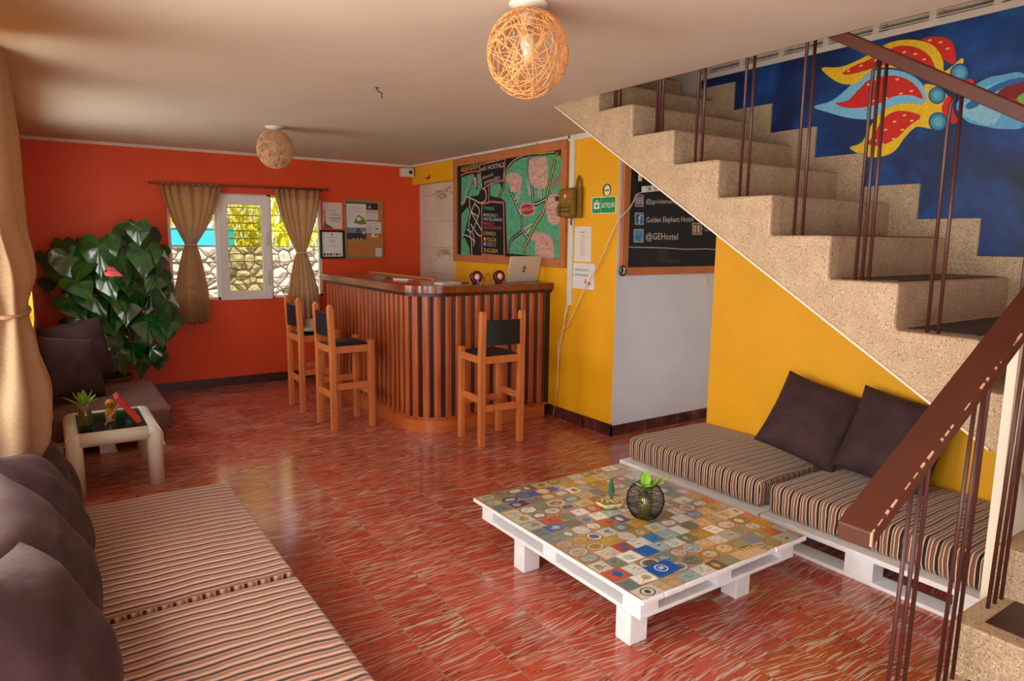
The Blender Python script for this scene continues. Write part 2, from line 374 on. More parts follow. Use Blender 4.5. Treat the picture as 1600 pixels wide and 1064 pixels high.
        if bevel:
            md = o.modifiers.new('bevel', 'BEVEL'); md.width = bevel; md.segments = 2; md.limit_method = 'ANGLE'
        if solid:
            md = o.modifiers.new('solid', 'SOLIDIFY'); md.thickness = solid; md.offset = 0
        if sub:
            md = o.modifiers.new('sub', 'SUBSURF'); md.levels = sub; md.render_levels = sub
        if kind: o['kind'] = kind
        return o
def wmat(o):
    m = Matrix.Translation(o.location) @ o.rotation_euler.to_matrix().to_4x4()
    return (wmat(o.parent) @ m) if o.parent else m
def thing(name, label, cat, loc=(0, 0, 0), rz=0, group=None):
    o = bpy.data.objects.new(name, None); COL.objects.link(o); o.empty_display_size = .1
    o.location = loc; o.rotation_euler = (0, 0, rz); o['label'] = label; o['category'] = cat
    if group: o['group'] = group
    return o
def tag(o, label, cat, group=None, kind=None):
    o['label'] = label; o['category'] = cat
    if group: o['group'] = group
    if kind: o['kind'] = kind
    return o
def struct(name, mb, m, **kw): return mb.build(name, m, kind='structure', **kw)
def dup(root, loc, rz, label, group=None):
    def cp(o, par):
        c = o.copy(); COL.objects.link(c); c.parent = par
        for ch in o.children: cp(ch, c)
        return c
    r = cp(root, None); r.location = loc; r.rotation_euler = (0, 0, rz); r['label'] = label
    if group: r['group'] = group
    return r
# ------------------------------------------------------------------ flat art on a plane
_tc = {}
def glyphs(txt):
    if txt in _tc: return _tc[txt]
    cu = bpy.data.curves.new('t', 'FONT'); cu.body = txt; cu.resolution_u = 2
    ob = bpy.data.objects.new('t', cu); COL.objects.link(ob); bpy.context.view_layer.update()
    me = bpy.data.meshes.new_from_object(ob.evaluated_get(bpy.context.evaluated_depsgraph_get()))
    vs = [(v.co.x, v.co.y) for v in me.vertices]; fs = [tuple(p.vertices) for p in me.polygons]
    bpy.data.objects.remove(ob); bpy.data.curves.remove(cu); bpy.data.meshes.remove(me)
    _tc[txt] = (vs, fs); return vs, fs
class Art(MB):
    """paint, print or chalk on a surface: o origin, u v axes, n outward"""
    def __init__(s, o, u, v, n, lift=.0008):
        super().__init__(); s.o = Vector(o); s.u = Vector(u); s.w = Vector(v); s.nn = Vector(n); s.k = 1; s.lift = lift
    def P(s, p, k=None): return s.o+s.u*p[0]+s.w*p[1]+s.nn*(s.lift*(s.k if k is None else k))
    def poly(s, pts, col, k=1):
        tr = tessellate_polygon([[Vector((p[0], p[1], 0)) for p in pts]])
        s.add([s.P(p, k) for p in pts], [tuple(t) for t in tr], 0, col=S(*col)); return s
    def rect(s, x0, y0, x1, y1, col, k=1): return s.poly([(x0, y0), (x1, y0), (x1, y1), (x0, y1)], col, k)
    def oval(s, cx, cy, rx, ry, col, k=1, n=20):
        return s.poly([(cx+rx*math.cos(2*PI*i/n), cy+ry*math.sin(2*PI*i/n)) for i in range(n)], col, k)
    def stroke(s, pts, w, col, k=2, closed=False):
        P = [Vector(p) for p in pts]; n = len(P)
        for i in range(n if closed else n-1):
            a, b = P[i], P[(i+1) % n]; d = (b-a)
            if d.length < 1e-6: continue
            d.normalize(); q = Vector((-d.y, d.x))*w/2; e = d*w*.35
            s.add([s.P(x, k+.05*(i % 3)) for x in (a-e-q, b+e-q, b+e+q, a-e+q)], [(0, 1, 2, 3)], 0, col=S(*col))
        return s
    def text(s, t, x, y, w, h, col, k=3, slope=0.0, bold=0):
        vs, fs = glyphs(t)
        x0 = min(v[0] for v in vs); x1 = max(v[0] for v in vs)
        sx = w/(x1-x0); sy = h/.69
        s.add([s.P((x+(v[0]-x0)*sx, y+v[1]*sy+(v[0]-x0)*sx*slope), k) for v in vs], fs, 0, col=S(*col)); return s
def lerp(a, b, t): return a+(b-a)*t
# ================================================================== SETTING
CZ = 2.475; XB = 3.77; YR = 7.72; XL = -.10; XN = -.36; XS = 2.86; XM = 3.95; YW = 4.06
b = MB(); b.box((-.6, -2.2, -.1), (5.4, YR+.15, 0)); struct('floor', b, 'floor')
b = MB(); b.box((-.6, -2.3, CZ), (XS-.01, YR+.15, CZ+.2)); b.box((XS-.01, 3.75, CZ), (5.4, YR+.15, CZ+.2)); b.box((XM+.12, -2.3, CZ), (5.4, 3.75, CZ+.2)); struct('ceiling', b, 'ceiling')
# red wall with its window opening
WX0, WX1, WZ0, WZ1 = 1.05, 2.63, .935, 2.05
b = MB(); Y0, Y1 = YR, YR+.14
b.box((-.25, Y0, 0), (WX0, Y1, CZ)); b.box((WX1, Y0, 0), (XB+.15, Y1, CZ)); b.box((WX0, Y0, 0), (WX1, Y1, WZ0)); b.box((WX0, Y0, WZ1), (WX1, Y1, CZ))
struct('wall_back', b, 'red')
# left wall with openings for two windows and the entrance
b = MB(); x0, x1 = XL-.16, XL
for ya, yb, za, zb in ((YR, 6.5, 0, CZ), (6.5, 5.1, 0, .95), (6.5, 5.1, 2.1, CZ), (5.1, 4.15, 0, CZ)):
    b.box((x0, ya, za), (x1, yb, zb))
b.box((XN-.14, 4.15, 0), (x0, 4.27, CZ))
for ya, yb, za, zb in ((4.15, 4.05, 0, CZ), (4.05, 1.45, 0, .9), (4.05, 1.45, 2.15, CZ), (1.45, 1.2, 0, CZ)):
    b.box((XN-.14, ya, za), (XN, yb, zb))
struct('wall_left', b, 'yellow')
# board wall, tiled niche at its far end
b = MB(); b.box((XB, YW, 0), (XB+.15, 6.66, CZ)); b.box((XB, 6.66, 2.243), (XB+.15, YR, CZ)); b.box((XB+.12, 6.66, 0), (XB+.2, YR, 2.243))
struct('wall_right', b, 'yellow')
b = MB(); b.box((XB+.10, 6.66, 0), (XB+.12, YR, 2.243)); nt = struct('wall_niche', b, 'tile')
def uvx(xx, pts): return [(-on(px, py, 'x', xx).y, on(px, py, 'x', xx).z) for px, py in pts]
A = Art((XB+.10, 0, 0), (0, -1, 0), (0, 0, 1), (-1, 0, 0))
for cy in (303, 393):
    for k in range(46):
        a = random.uniform(0, 6.3); px = 692+random.gauss(0, 6.5); py = cy+random.gauss(0, 4.5)+(px-692)*-.12; rr = random.uniform(1.5, 4.5)
        px = min(max(px, 676), 705)
        q = uvx(XB+.1, [(px+rr*math.cos(a+t*.5), py+rr*.8*math.sin(a+t*.5)) for t in range(random.randint(3, 7))])
        A.stroke(q, random.uniform(.004, .011), random.choice([(176, 128, 66), (200, 160, 104), (150, 100, 48), (206, 172, 120)]), 1+k*.05)
A.build('tile_flowers', 'art', nt, kind='structure')
b = MB(); b.box((XB+.151, YW, 0), (5.2, YW+.12, CZ)); b.box((XB+.149, YW-.001, 0), (XB+.151, YW+.12, CZ)); b.box((XB+.0, YW-.003, 0), (XB+.16, YW, CZ)); struct('wall_passage', b, 'white_wall')
b = MB(); b.box((5.2, 1.2, 0), (5.3, YW+.12, CZ)); struct('wall_passage_end', b, 'white_wall')
b = MB(); b.box((XM, -2.3, 0), (XM+.12, 3.235, 2.73)); b.box((XM, 3.235, CZ+.0), (XM+.12, 3.45, 2.73)); struct('wall_stair', b, 'yellow')
b = MB(); b.box((XM, 3.45, CZ), (XM+.12, 5.3, 3.05)); struct('wall_upper_side', b, 'cream_wall')
b = MB(); b.box((XM, -2.3, 3.05), (XM+.12, 5.2, 5.2)); b.box((XS-.25, -2.3, CZ), (XM+.12, -2.2, 5.2)); b.box((XS-.2, 5.2, CZ+.2), (XM+.12, 5.3, 5.2)); b.box((XS-.25, -2.3, CZ+.2), (XS-.13, 5.2, 5.2)); struct('wall_upper', b, 'cream_wall')
b = MB(); b.box((XS-.25, -2.3, 5.2), (XM+.12, 5.3, 5.3)); struct('ceiling_upper', b, 'ceiling')
b = MB(); b.box((2.725, .926, 0), (XM, .956, 1.3)); struct('wall_stair_end', b, 'cream_wall')
# louvred vent band above the mural
lv = MB(); lv.box((XM-.01, -1.6, 2.73), (XM+.10, 3.45, 2.765)); lv.box((XM-.01, -1.6, 3.02), (XM+.10, 3.45, 3.05))
y = 3.42
while y > -1.5:
    lv.box((XM-.005, y-.035, 2.76), (XM+.09, y, 3.03)); y -= .30
for k in range(9):
    z = 2.775+k*.029
    lv.add([(XM+.0, -1.6, z), (XM+.0, 3.45, z), (XM+.05, 3.45, z+.026), (XM+.05, -1.6, z+.026), (XM+.0, -1.6, z+.005), (XM+.0, 3.45, z+.005), (XM+.05, 3.45, z+.031), (XM+.05, -1.6, z+.031)],
           [(0, 1, 2, 3), (7, 6, 5, 4), (0, 4, 5, 1), (2, 6, 7, 3)])
lv.box((XM+.09, -1.6, 2.73), (XM+.12, 3.45, 3.05))
struct('trim_1', lv, 'trim')
# skirtings
b = MB(); b.box((XB-.012, YW-.012, 0), (XB, 4.9, .10)); b.box((XB-.012, YW-.012, 0), (5.2, YW, .088)); b.box((XB-.012, 4.9, 0), (XB, 6.66, .1)); struct('baseboard_right', b, 'skirt')
b = MB(); b.box((XL, YR-.012, 0), (XB, YR, .095)); struct('baseboard_back', b, plain('dark_skirting', (66, 32, 32), .4, .25, 12))
# ceiling-edge raceways
b = MB(); b.box((XL, YR-.02, CZ-.028), (XB, YR, CZ)); struct('trim_2', b, 'trim')
b = MB(); b.box((XB-.022, 4.66, CZ-.022), (XB, YR, CZ)); b.box((XB-.022, YW, CZ-.045), (XB, 4.68, CZ)); struct('trim_3', b, 'trim')
b = MB(); b.box((-.6, -2.3, 0), (.2, -2.2, CZ)); b.box((2.2, -2.3, 0), (5.4, -2.2, CZ)); b.box((.2, -2.3, 2.1), (2.2, -2.2, CZ)); struct('wall_front', b, 'yellow')
# window in red wall
w = MB(); fy0, fy1 = YR+.02, YR+.07
w.box((WX0, fy0, WZ0), (WX0+.03, fy1, WZ1)); w.box((WX1-.03, fy0, WZ0), (WX1, fy1, WZ1)); w.box((WX0, fy0, WZ0), (WX1, fy1, WZ0+.025)); w.box((WX0, fy0, WZ1-.025), (WX1, fy1, WZ1))
w.box((1.50, fy0, WZ0), (1.54, fy1, WZ1)); w.box((2.04, fy0, WZ0), (2.08, fy1, WZ1))
win = struct('window_1', w, 'white_frame')
w = MB()
for z in (1.15, 1.32, 1.49, 1.66, 1.83): w.box((WX0, YR+.045, z), (1.5, YR+.055, z+.017)); w.box((2.08, YR+.045, z), (WX1, YR+.055, z+.012))
w.build('window_bars', 'white_frame', win)
w = MB(); sx0, sx1, sz0, sz1 = 1.525, 2.055, .93, 2.035; sy0, sy1 = YR-.03, YR+.02
w.bbox((sx0, sy0, sz0), (sx0+.09, sy1, sz1)); w.bbox((sx1-.09, sy0, sz0), (sx1, sy1, sz1)); w.bbox((sx0+.085, sy0+.002, sz0), (sx1-.085, sy1, sz0+.095)); w.bbox((sx0+.085, sy0+.002, sz1-.10), (sx1-.085, sy1, sz1))
sh = w.build('window_sash', 'white_frame', win)
w = MB(); w.box((sx0+.08, YR-.006, sz0+.08), (sx1-.08, YR-.002, sz1-.08)); w.build('window_pane', 'pane', sh)
w = MB(); w.tube([(2.01, YR-.05, 1.50), (2.01, YR-.055, 1.56), (2.01, YR-.05, 1.65)], .006); w.tube([(2.01, YR-.05, 1.08), (2.01, YR-.055, 1.16), (2.01, YR-.05, 1.24)], .006); w.build('window_handle', 'silver', sh)
w = MB()
for k in range(12): w.box((1.56, YR+.06, 1.0+k*.082), (2.04, YR+.066, 1.0+k*.082+.012))
w.build('window_louvre_edges', 'white_frame', win)
# window frames in left wall
for i, (ya, yb, za, zb, X0) in enumerate(((1.45, 4.05, .9, 2.15, XN-.10), (5.1, 6.5, .95, 2.1, XL-.12))):
    w = MB(); X1 = X0+.05
    w.box((X0, ya, za), (X1, ya+.04, zb)); w.box((X0, yb-.04, za), (X1, yb, zb)); w.box((X0, ya, za), (X1, yb, za+.04)); w.box((X0, ya, zb-.04), (X1, yb, zb)); w.box((X0, (ya+yb)/2-.02, za), (X1, (ya+yb)/2+.02, zb))
    struct('window_%d' % (i+2), w, 'white_frame')
# ================================================================== OUTSIDE the back window
b = MB(); b.box((-3, YR+.15, -.3), (8, 16, .2)); struct('ground_outside', b, 'earth')
b = MB()
b.grid(lambda u, v: (-2+u*9, 10+.05*noise.noise((u*30, v*8, 0)), .2+v*1.25), 90, 14); b.box((-2, 10.08, .2), (7, 10.3, 1.42))
tag(b.build('retaining_wall', 'stone', recalc=False), 'grey fieldstone retaining wall seen through the window', 'wall')
b = MB(); b.box((-1, 10.32, .2), (2.25, 10.4, 1.72)); tag(b.build('garden_panel', 'turquoise'), 'flat turquoise panel above the stone wall outside the window', 'panel')
hd = MB()
for i in range(9): hd.tube([(-1+i*.8, 11.2, .2), (-.95+i*.8, 11.1, 1.2), (-1.1+i*.85, 11.0, 2.2)], .03, 5)
for i in range(6500):
    x = random.uniform(-1.2, 6.2); yy_ = 10.6+random.uniform(0, 1.0); z = (1.4+random.random()**1.3*1.3) if x > 1.9 else (1.75+random.random()*1.1)
    r = random.uniform(.05, .12); m = Matrix.Translation((x, yy_, z)) @ Matrix.Rotation(random.uniform(0, 6), 4, 'Z') @ Matrix.Rotation(random.uniform(-1.2, 1.2), 4, 'X')
    hd.add([(0, 0, -r), (r*.3, 0, 0), (0, 0, r), (-r*.3, 0, 0)], [(0, 1, 2, 3)], mat=m)
tag(hd.build('garden_foliage', 'hedge', recalc=False), 'sunlit yellow green foliage behind the wall outside', 'foliage', kind='stuff')
# ================================================================== STAIRCASE
noseY = [3.29, 2.99, 2.665, 2.353, 2.03, 1.72, 1.413, 1.10, .79]      # risers, high to low
trz = [2.384, 2.20, 2.015, 1.824, 1.634, 1.443, 1.25, 1.06]            # tread between noseY[i] and noseY[i+1]
def soff(y): return .826+.6055*(y-.997)
top = [(4.55, 3.10), (4.25, 3.10), (4.25, 2.93), (3.93, 2.93), (3.93, 2.75), (3.61, 2.75), (3.61, 2.567), (3.29, 2.567)]
prof = list(top)
for i, z in enumerate(trz): prof += [(noseY[i], z), (noseY[i+1], z)]
prof += [(.79, .905), (-.2, .905), (-.2, .72), (soff(0)*0+.79, .70), (4.55, soff(4.55))]
st = thing('staircase', 'speckled tan terrazzo staircase climbing over the yellow wall alcove', 'staircase', (XS, 1.2, 0))
b = MB(); b.prism(prof, XS, XM-.005, 'x'); b.build('upper_flight', 'terrazzo', st, bevel=.012)
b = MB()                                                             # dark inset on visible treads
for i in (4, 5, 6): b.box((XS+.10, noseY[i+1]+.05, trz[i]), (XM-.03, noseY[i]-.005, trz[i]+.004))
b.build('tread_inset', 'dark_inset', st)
b = MB(); lowx = [2.10, 2.42, 2.735, 3.05, 3.37]; poly = [(lowx[0], 0)]
for i, x in enumerate(lowx): poly += [(x, .181*(i+1)), ((lowx+[XM-.01])[i+1], .181*(i+1))]
poly += [(XM-.01, 0)]
b.prism(poly, -.1, .925, 'y'); b.build('lower_flight', 'terrazzo', st, bevel=.006)
b = MB()
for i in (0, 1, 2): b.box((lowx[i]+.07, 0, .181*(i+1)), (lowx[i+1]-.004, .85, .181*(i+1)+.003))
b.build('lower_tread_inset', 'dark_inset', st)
# stepped terrazzo skirting on the wall side
sk = []
for i in range(len(trz)): sk += [(noseY[i]-.15+0, trz[i]+.10), (noseY[i+1]-.15, trz[i]+.10)]
sk = [(3.45, 2.67), (3.14, 2.67)]+[(y, z) for y, z in sk if True]
low = [(.6, .68), (3.45, 2.39)]
b = MB(); b.prism(sk+low, XM-.016, XM-.001, 'x'); b.build('stepped_skirting', 'terrazzo', st)
b = MB(); pts = [(XS-.002, 0, 0)]
b.prism([(3.72, soff(3.72)-.006), (1.03, soff(1.03)-.006), (1.03, soff(1.03)+.004), (3.72, soff(3.72)+.004)], XS-.004, XS+.03, 'x'); b.build('stringer_edge_line', 'trim', st)
# ---- mural
zig = [(y, z-.02) for y, z in sk]
A = Art((XM, 0, 0), (0, -1, 0), (0, 0, 1), (-1, 0, 0), .0012)
bg = MB(); bg.prism([(3.44, 2.729), (3.44, 2.60)]+[(y, z-.03) for y, z in sk[1:]]+[(.6, .95), (-.4, .9), (-.4, 2.729)], XM-.003, XM-.0005, 'x')
mu = thing('wall_mural', 'blue painted mural with red and yellow feathered creature above the stairs', 'mural', (XM, 1.5, 1.4))
bg.build('background', 'mural', mu)
A = Art((XM-.003, 0, 0), (0, -1, 0), (0, 0, 1), (-1, 0, 0), .0008)
def mz(pts): return uvx(XM-.003, [(1200+x/3.5475, y/3.5475) for x, y in pts])
def smooth(pts, closed=True, k=5):
    n = len(pts); out = []
    for i in range(n if closed else n-1):
        p0, p1, p2, p3 = (Vector(pts[(i+j) % n] if closed else pts[min(max(i+j, 0), n-1)]) for j in (-1, 0, 1, 2))
        for q in range(k):
            t = q/k; out.append(tuple(.5*((2*p1)+(p2-p0)*t+(2*p0-5*p1+4*p2-p3)*t*t+(3*p1-p0-3*p2+p3)*t**3)))
    if not closed: out.append(tuple(pts[-1]))
    return out
RED, YEL, LB = (206, 30, 14), (232, 186, 16), (120, 186, 214)
def mp(pts, col, k): A.poly(smooth(mz(pts)), col, k)
mp([(1045, 590), (1100, 510), (1200, 440), (1300, 415), (1419, 410), (1450, 560), (1419, 700), (1300, 715), (1200, 700), (1100, 670)], (90, 160, 196), 1)
mp([(1060, 600), (1150, 520), (1300, 450), (1400, 470), (1330, 560), (1250, 690), (1120, 660)], (130, 184, 206), 1.4)
mp([(1100, 580), (1260, 470), (1400, 430), (1415, 450), (1280, 500), (1140, 600)], (30, 96, 150), 1.8)
mp([(1270, 520), (1320, 480), (1390, 460), (1450, 450), (1450, 600), (1330, 610), (1285, 570)], (120, 14, 14), 2)
mp([(1275, 560), (1330, 545), (1420, 560), (1420, 600), (1330, 600)], (196, 24, 18), 2.3)
mp([(1380, 545), (1419, 515), (1450, 520), (1450, 575), (1400, 570)], (110, 170, 50), 2.6)
mp([(850, 218), (940, 203), (1012, 225), (1038, 285), (1033, 352), (975, 330), (920, 260)], RED, 1)
mp([(255, 592), (350, 560), (430, 500), (490, 440), (560, 400), (650, 385), (740, 395), (820, 430), (870, 490), (885, 560), (850, 592), (780, 592), (700, 625), (640, 652), (540, 662), (430, 650), (330, 622)], LB, 2)
mp([(298, 378), (400, 372), (500, 335), (600, 278), (680, 235), (780, 220), (880, 235), (940, 275), (972, 340), (978, 395), (1030, 360), (1076, 322), (1080, 355), (1010, 440), (930, 430), (860, 400), (760, 385), (640, 374), (560, 402), (500, 455), (430, 468), (360, 440)], YEL, 3)
mp([(413, 408), (480, 365), (560, 332), (650, 285), (720, 256), (800, 258), (870, 287), (915, 340), (932, 412), (860, 372), (760, 362), (640, 362), (540, 392), (460, 412)], RED, 4)
mp([(375, 572), (440, 558), (500, 500), (560, 445), (640, 422), (720, 422), (790, 450), (840, 500), (858, 548), (790, 528), (700, 535), (620, 572), (520, 597), (430, 597)], RED, 3)
mp([(455, 820), (520, 790), (570, 700), (630, 622), (720, 580), (820, 578), (870, 600), (885, 700), (820, 705), (760, 762), (700, 840), (620, 870), (540, 866)], YEL, 3.4)
mp([(553, 790), (590, 750), (630, 672), (690, 624), (760, 616), (850, 645), (780, 702), (720, 762), (640, 804), (585, 808)], RED, 4)
mp([(868, 470), (940, 480), (1005, 545), (965, 600), (988, 700), (860, 703), (850, 600), (882, 540)], YEL, 5)
mp([(965, 600), (1010, 530), (1040, 640), (1068, 660), (1040, 685), (1000, 672)], RED, 6); mp([(1050, 470), (1120, 438), (1146, 460), (1120, 490), (1080, 492)], RED, 6)
for cx, cy, r in ((1065, 405, 53), (940, 530, 48), (945, 675, 53)):
    for q, c, k in ((1, (22, 80, 132), 7), (.82, (60, 140, 176), 7.5), (.5, (96, 166, 190), 8)):
        A.poly(mz([(cx+r*q*math.cos(t*PI/10), cy+r*q*math.sin(t*PI/10)) for t in range(20)]), c, k)
for pts in (((700, 297), (760, 290), (820, 300), (870, 330)), ((590, 560), (660, 545), (740, 520), (800, 505)), ((560, 470), (600, 440), (655, 433), (720, 440)), ((600, 780), (655, 720), (705, 675), (760, 640)), ((640, 800), (700, 770), (750, 720), (800, 670)), ((900, 225), (960, 235), (1000, 270)), ((450, 395), (520, 365), (600, 335))):
    q = mz(pts)
    for a in q: A.oval(a[0], a[1], .011, .005, (226, 196, 120), 9, 8)
A.build('figure', 'art', mu, recalc=False)
# ---- upper flight railing
def rail_box(name, p0, p1, w, t, parent, axis):
    """sloping flat rail; axis 'y' runs along Y, 'x' along X; p = (along, z of the top)"""
    b = MB(); (a0, z0), (a1, z1) = p0, p1
    def q(a, s, z): return (s, a, z) if axis == 'y' else (a, s, z)
    vs = [q(a, s, z-d) for a, z in ((a0, z0), (a1, z1)) for s in w for d in (0, t)]
    b.add(vs, [(0, 1, 3, 2), (4, 6, 7, 5), (0, 2, 6, 4), (1, 5, 7, 3), (0, 4, 5, 1), (2, 3, 7, 6)])
    return b.build(name, 'rail', parent, bevel=.004)
ur = thing('stair_railing', 'brown railing with thin vertical bars on the upper stair flight', 'railing', (XS, 1.3, 1.25))
rail_box('handrail', (3.0, 3.235), (1.02, 2.065), (XS+.0, XS+.085), .055, ur, 'y')
def under(y): return 2.065+(y-1.02)*.591-.06
for y0, z0, offs in ((3.16, 2.384, (-.02, .015, .03)), (2.82, 2.20, (-.025, .0, .02)), (2.525, 2.015, (-.022, .022)), (2.225, 1.824, (-.022, .025)), (1.91, 1.634, (-.022, .022)), (1.59, 1.443, (-.03, .0, .03)), (1.285, 1.25, (-.02, .022)), (.97, 1.06, (.03, -.02))):
    for k, d in enumerate(offs):
        y = y0+d; zt = under(y); b = MB()
        if k == len(offs)-1: b.tube([(XS+.045, y, z0), (XS+.045, y, zt-.12), (XS+.043, y-.004, zt-.05), (XS+.04, y-.035, zt+.01)], .0075, 8)
        else: b.tube([(XS+.045, y, z0), (XS+.04, y, zt+.005)], .0075, 8)
        b.build('baluster', 'bar_steel', ur)
lr = thing('stair_railing', 'brown railing with chipped wide handrail beside the lower steps', 'railing', (2.3, .87, 0))
b = MB()
RZ0, RX0, RSL = .895, 1.635, .575
hr = rail_box('handrail', (RX0, RZ0), (3.1, RZ0+(3.1-RX0)*RSL), (.815, .905), .045, lr, 'x')
hr['label'] = 'wide brown handrail with chipped pale edge'
b = MB()                                                             # chipped paint along the near arris
x = RX0
random.seed(3)
while x < 2.7:
    L = random.uniform(.006, .03); z = RZ0+(x-RX0)*RSL
    if random.random() < .72:
        y0 = .814; dz = L*RSL; hw = random.uniform(.002, .0055)
        b = MB(); b.add([(x, y0, z-hw), (x+L, y0, z+dz-hw), (x+L, y0, z+dz+.0008), (x, y0, z+.0008), (x, y0+hw, z+.0012), (x+L, y0+hw, z+dz+.0012)], [(0, 1, 2, 3), (3, 2, 5, 4)]); b.build('paint_chip', 'primer', hr)
    x += L+random.uniform(.0, .02)
b = MB(); b.box((RX0-.002, .813, RZ0-.035), (RX0+.004, .818, RZ0+.001)); b.build('paint_chip', 'primer', hr)
for x0, z0 in ((1.985, 0), (2.325, .181), (2.655, .362)):
    for k, d in enumerate((-.06, 0, .06)):
        x = x0+d*.9; zt = RZ0+(x-RX0)*RSL-.045; yb = .885 if z0 else .885; b = MB()
        if k == 2: b.tube([(x, yb, z0), (x, yb-.01, zt-.08), (x-.002, yb-.01, zt-.025), (x-.012, yb-.02, zt-.004), (x-.03, yb-.025, zt-.006)], .0066, 8)
        else: b.tube([(x, yb, z0), (x, yb-.02, zt+.01)], .0066, 8)
        b.build('baluster', 'bar_steel', lr)
# ================================================================== BAR COUNTER
bar = thing('bar_counter', 'varnished reddish wood bar counter with vertical slats and rounded corner', 'bar counter', (2.9, 5.3, 0))
def path(off, y_end=7.05, x_end=XB, r=.27, n=24):
    """outline of front of the bar pushed outwards by off"""
    X, Y = 2.45-off, 4.92-off; R = r+off; cx, cy = 2.45+r, 4.92+r
    pts = [(X, y_end)]
    pts += [(cx-R*math.cos(a), cy-R*math.sin(a)) for a in [PI/2*i/n for i in range(n+1)]]
    pts += [(x_end, Y)]; return pts
TZ0, TZ1 = 1.165, 1.222
outer = path(.055, 7.12, XB-.002); inner = [(XB-.002, 5.42), (3.02, 5.42), (2.96, 5.48), (2.96, 7.12)]
b = MB(); b.prism(outer+inner, TZ0, TZ1, 'z'); o = b.build('countertop', 'bartop', bar)
md = o.modifiers.new('bevel', 'BEVEL'); md.width = .02; md.segments = 4; md.limit_method = 'ANGLE'; md.angle_limit = math.radians(50)
b = MB(); b.prism(path(.03, 7.08)+list(reversed(path(-.03, 7.08, XB))), 1.135, TZ0, 'z'); b.build('top_moulding', 'slat_dark', bar)
b = MB(); b.prism(path(0, 7.06)+list(reversed(path(-.03, 7.06, XB-.001))), .12, 1.14, 'z'); b.build('back_panel', 'slat_dark', bar)
b = MB(); b.prism(path(.035, 7.06, XB-.07)+list(reversed(path(-.03, 7.06, XB-.07))), 0, .10, 'z'); b.build('plinth', 'plinth', bar)
b = MB(); b.prism(path(.022, 7.06, XB-.03)+list(reversed(path(-.03, 7.06, XB-.03))), .10, .125, 'z'); b.build('plinth_cap', 'slat', bar)
b = MB(); b.bbox((2.45, 7.03, .0), (2.9, 7.06, 1.16), .004); b.bbox((2.90, 5.48, 0), (2.93, 7.06, 1.16), .003); b.bbox((2.93, 5.36, 0), (3.74, 5.39, 1.16), .003); b.build('inner_panel', 'slat', bar)
b = MB(); b.bbox((2.925, 5.6, TZ1), (2.955, 7.1, TZ1+.022), .006); b.build('edge_strip', 'plinth', bar)
# slats following the outline
P = [Vector(p) for p in path(0, 7.06)]; seg = []; tot = 0
for i in range(len(P)-1): L = (P[i+1]-P[i]).length; seg.append((tot, L, P[i], P[i+1])); tot += L
def along(t):
    for a, L, p, q in seg:
        if t <= a+L: d = (q-p).normalized(); return p+d*(t-a), d
    return seg[-1][3], (seg[-1][3]-seg[-1][2]).normalized()
b = MB(); r2 = MB(); t = .035; pitch = .094; k = 0
while t < tot-.02:
    p, d = along(t); nrm = Vector((d.y, -d.x)); 
    if nrm.dot(p-Vector((3.2, 6))) < 0: nrm = -nrm
    w_ = .0295; pts = []
    for s_, h_ in ((-1, 0), (-.92, .011), (-.5, .0165), (0, .0185), (.5, .0165), (.92, .011), (1, 0)):
        q = p+d*(s_*w_)+nrm*h_; pts.append((q.x, q.y))
    b.prism(pts, .125, 1.137, 'z')
    for sg in (.0395, .047, .0545):
        q, d2 = along(min(t+sg, tot)); n2 = Vector((d2.y, -d2.x)); n2 = n2 if n2.dot(q-Vector((3.2, 6))) > 0 else -n2
        r2.prism([tuple(q+d2*.0032*math.cos(a)+n2*(.0055*math.sin(a)+.001)) for a in [PI*i/4 for i in range(5)]], .125, 1.137, 'z')
    t += pitch; k += 1
sl = b.build('slat', 'slat', bar); sl['kind'] = 'stuff' if k > 100 else 'part'
if k <= 100: del sl['kind']
r2.build('groove_bead', 'slat_dark', bar)
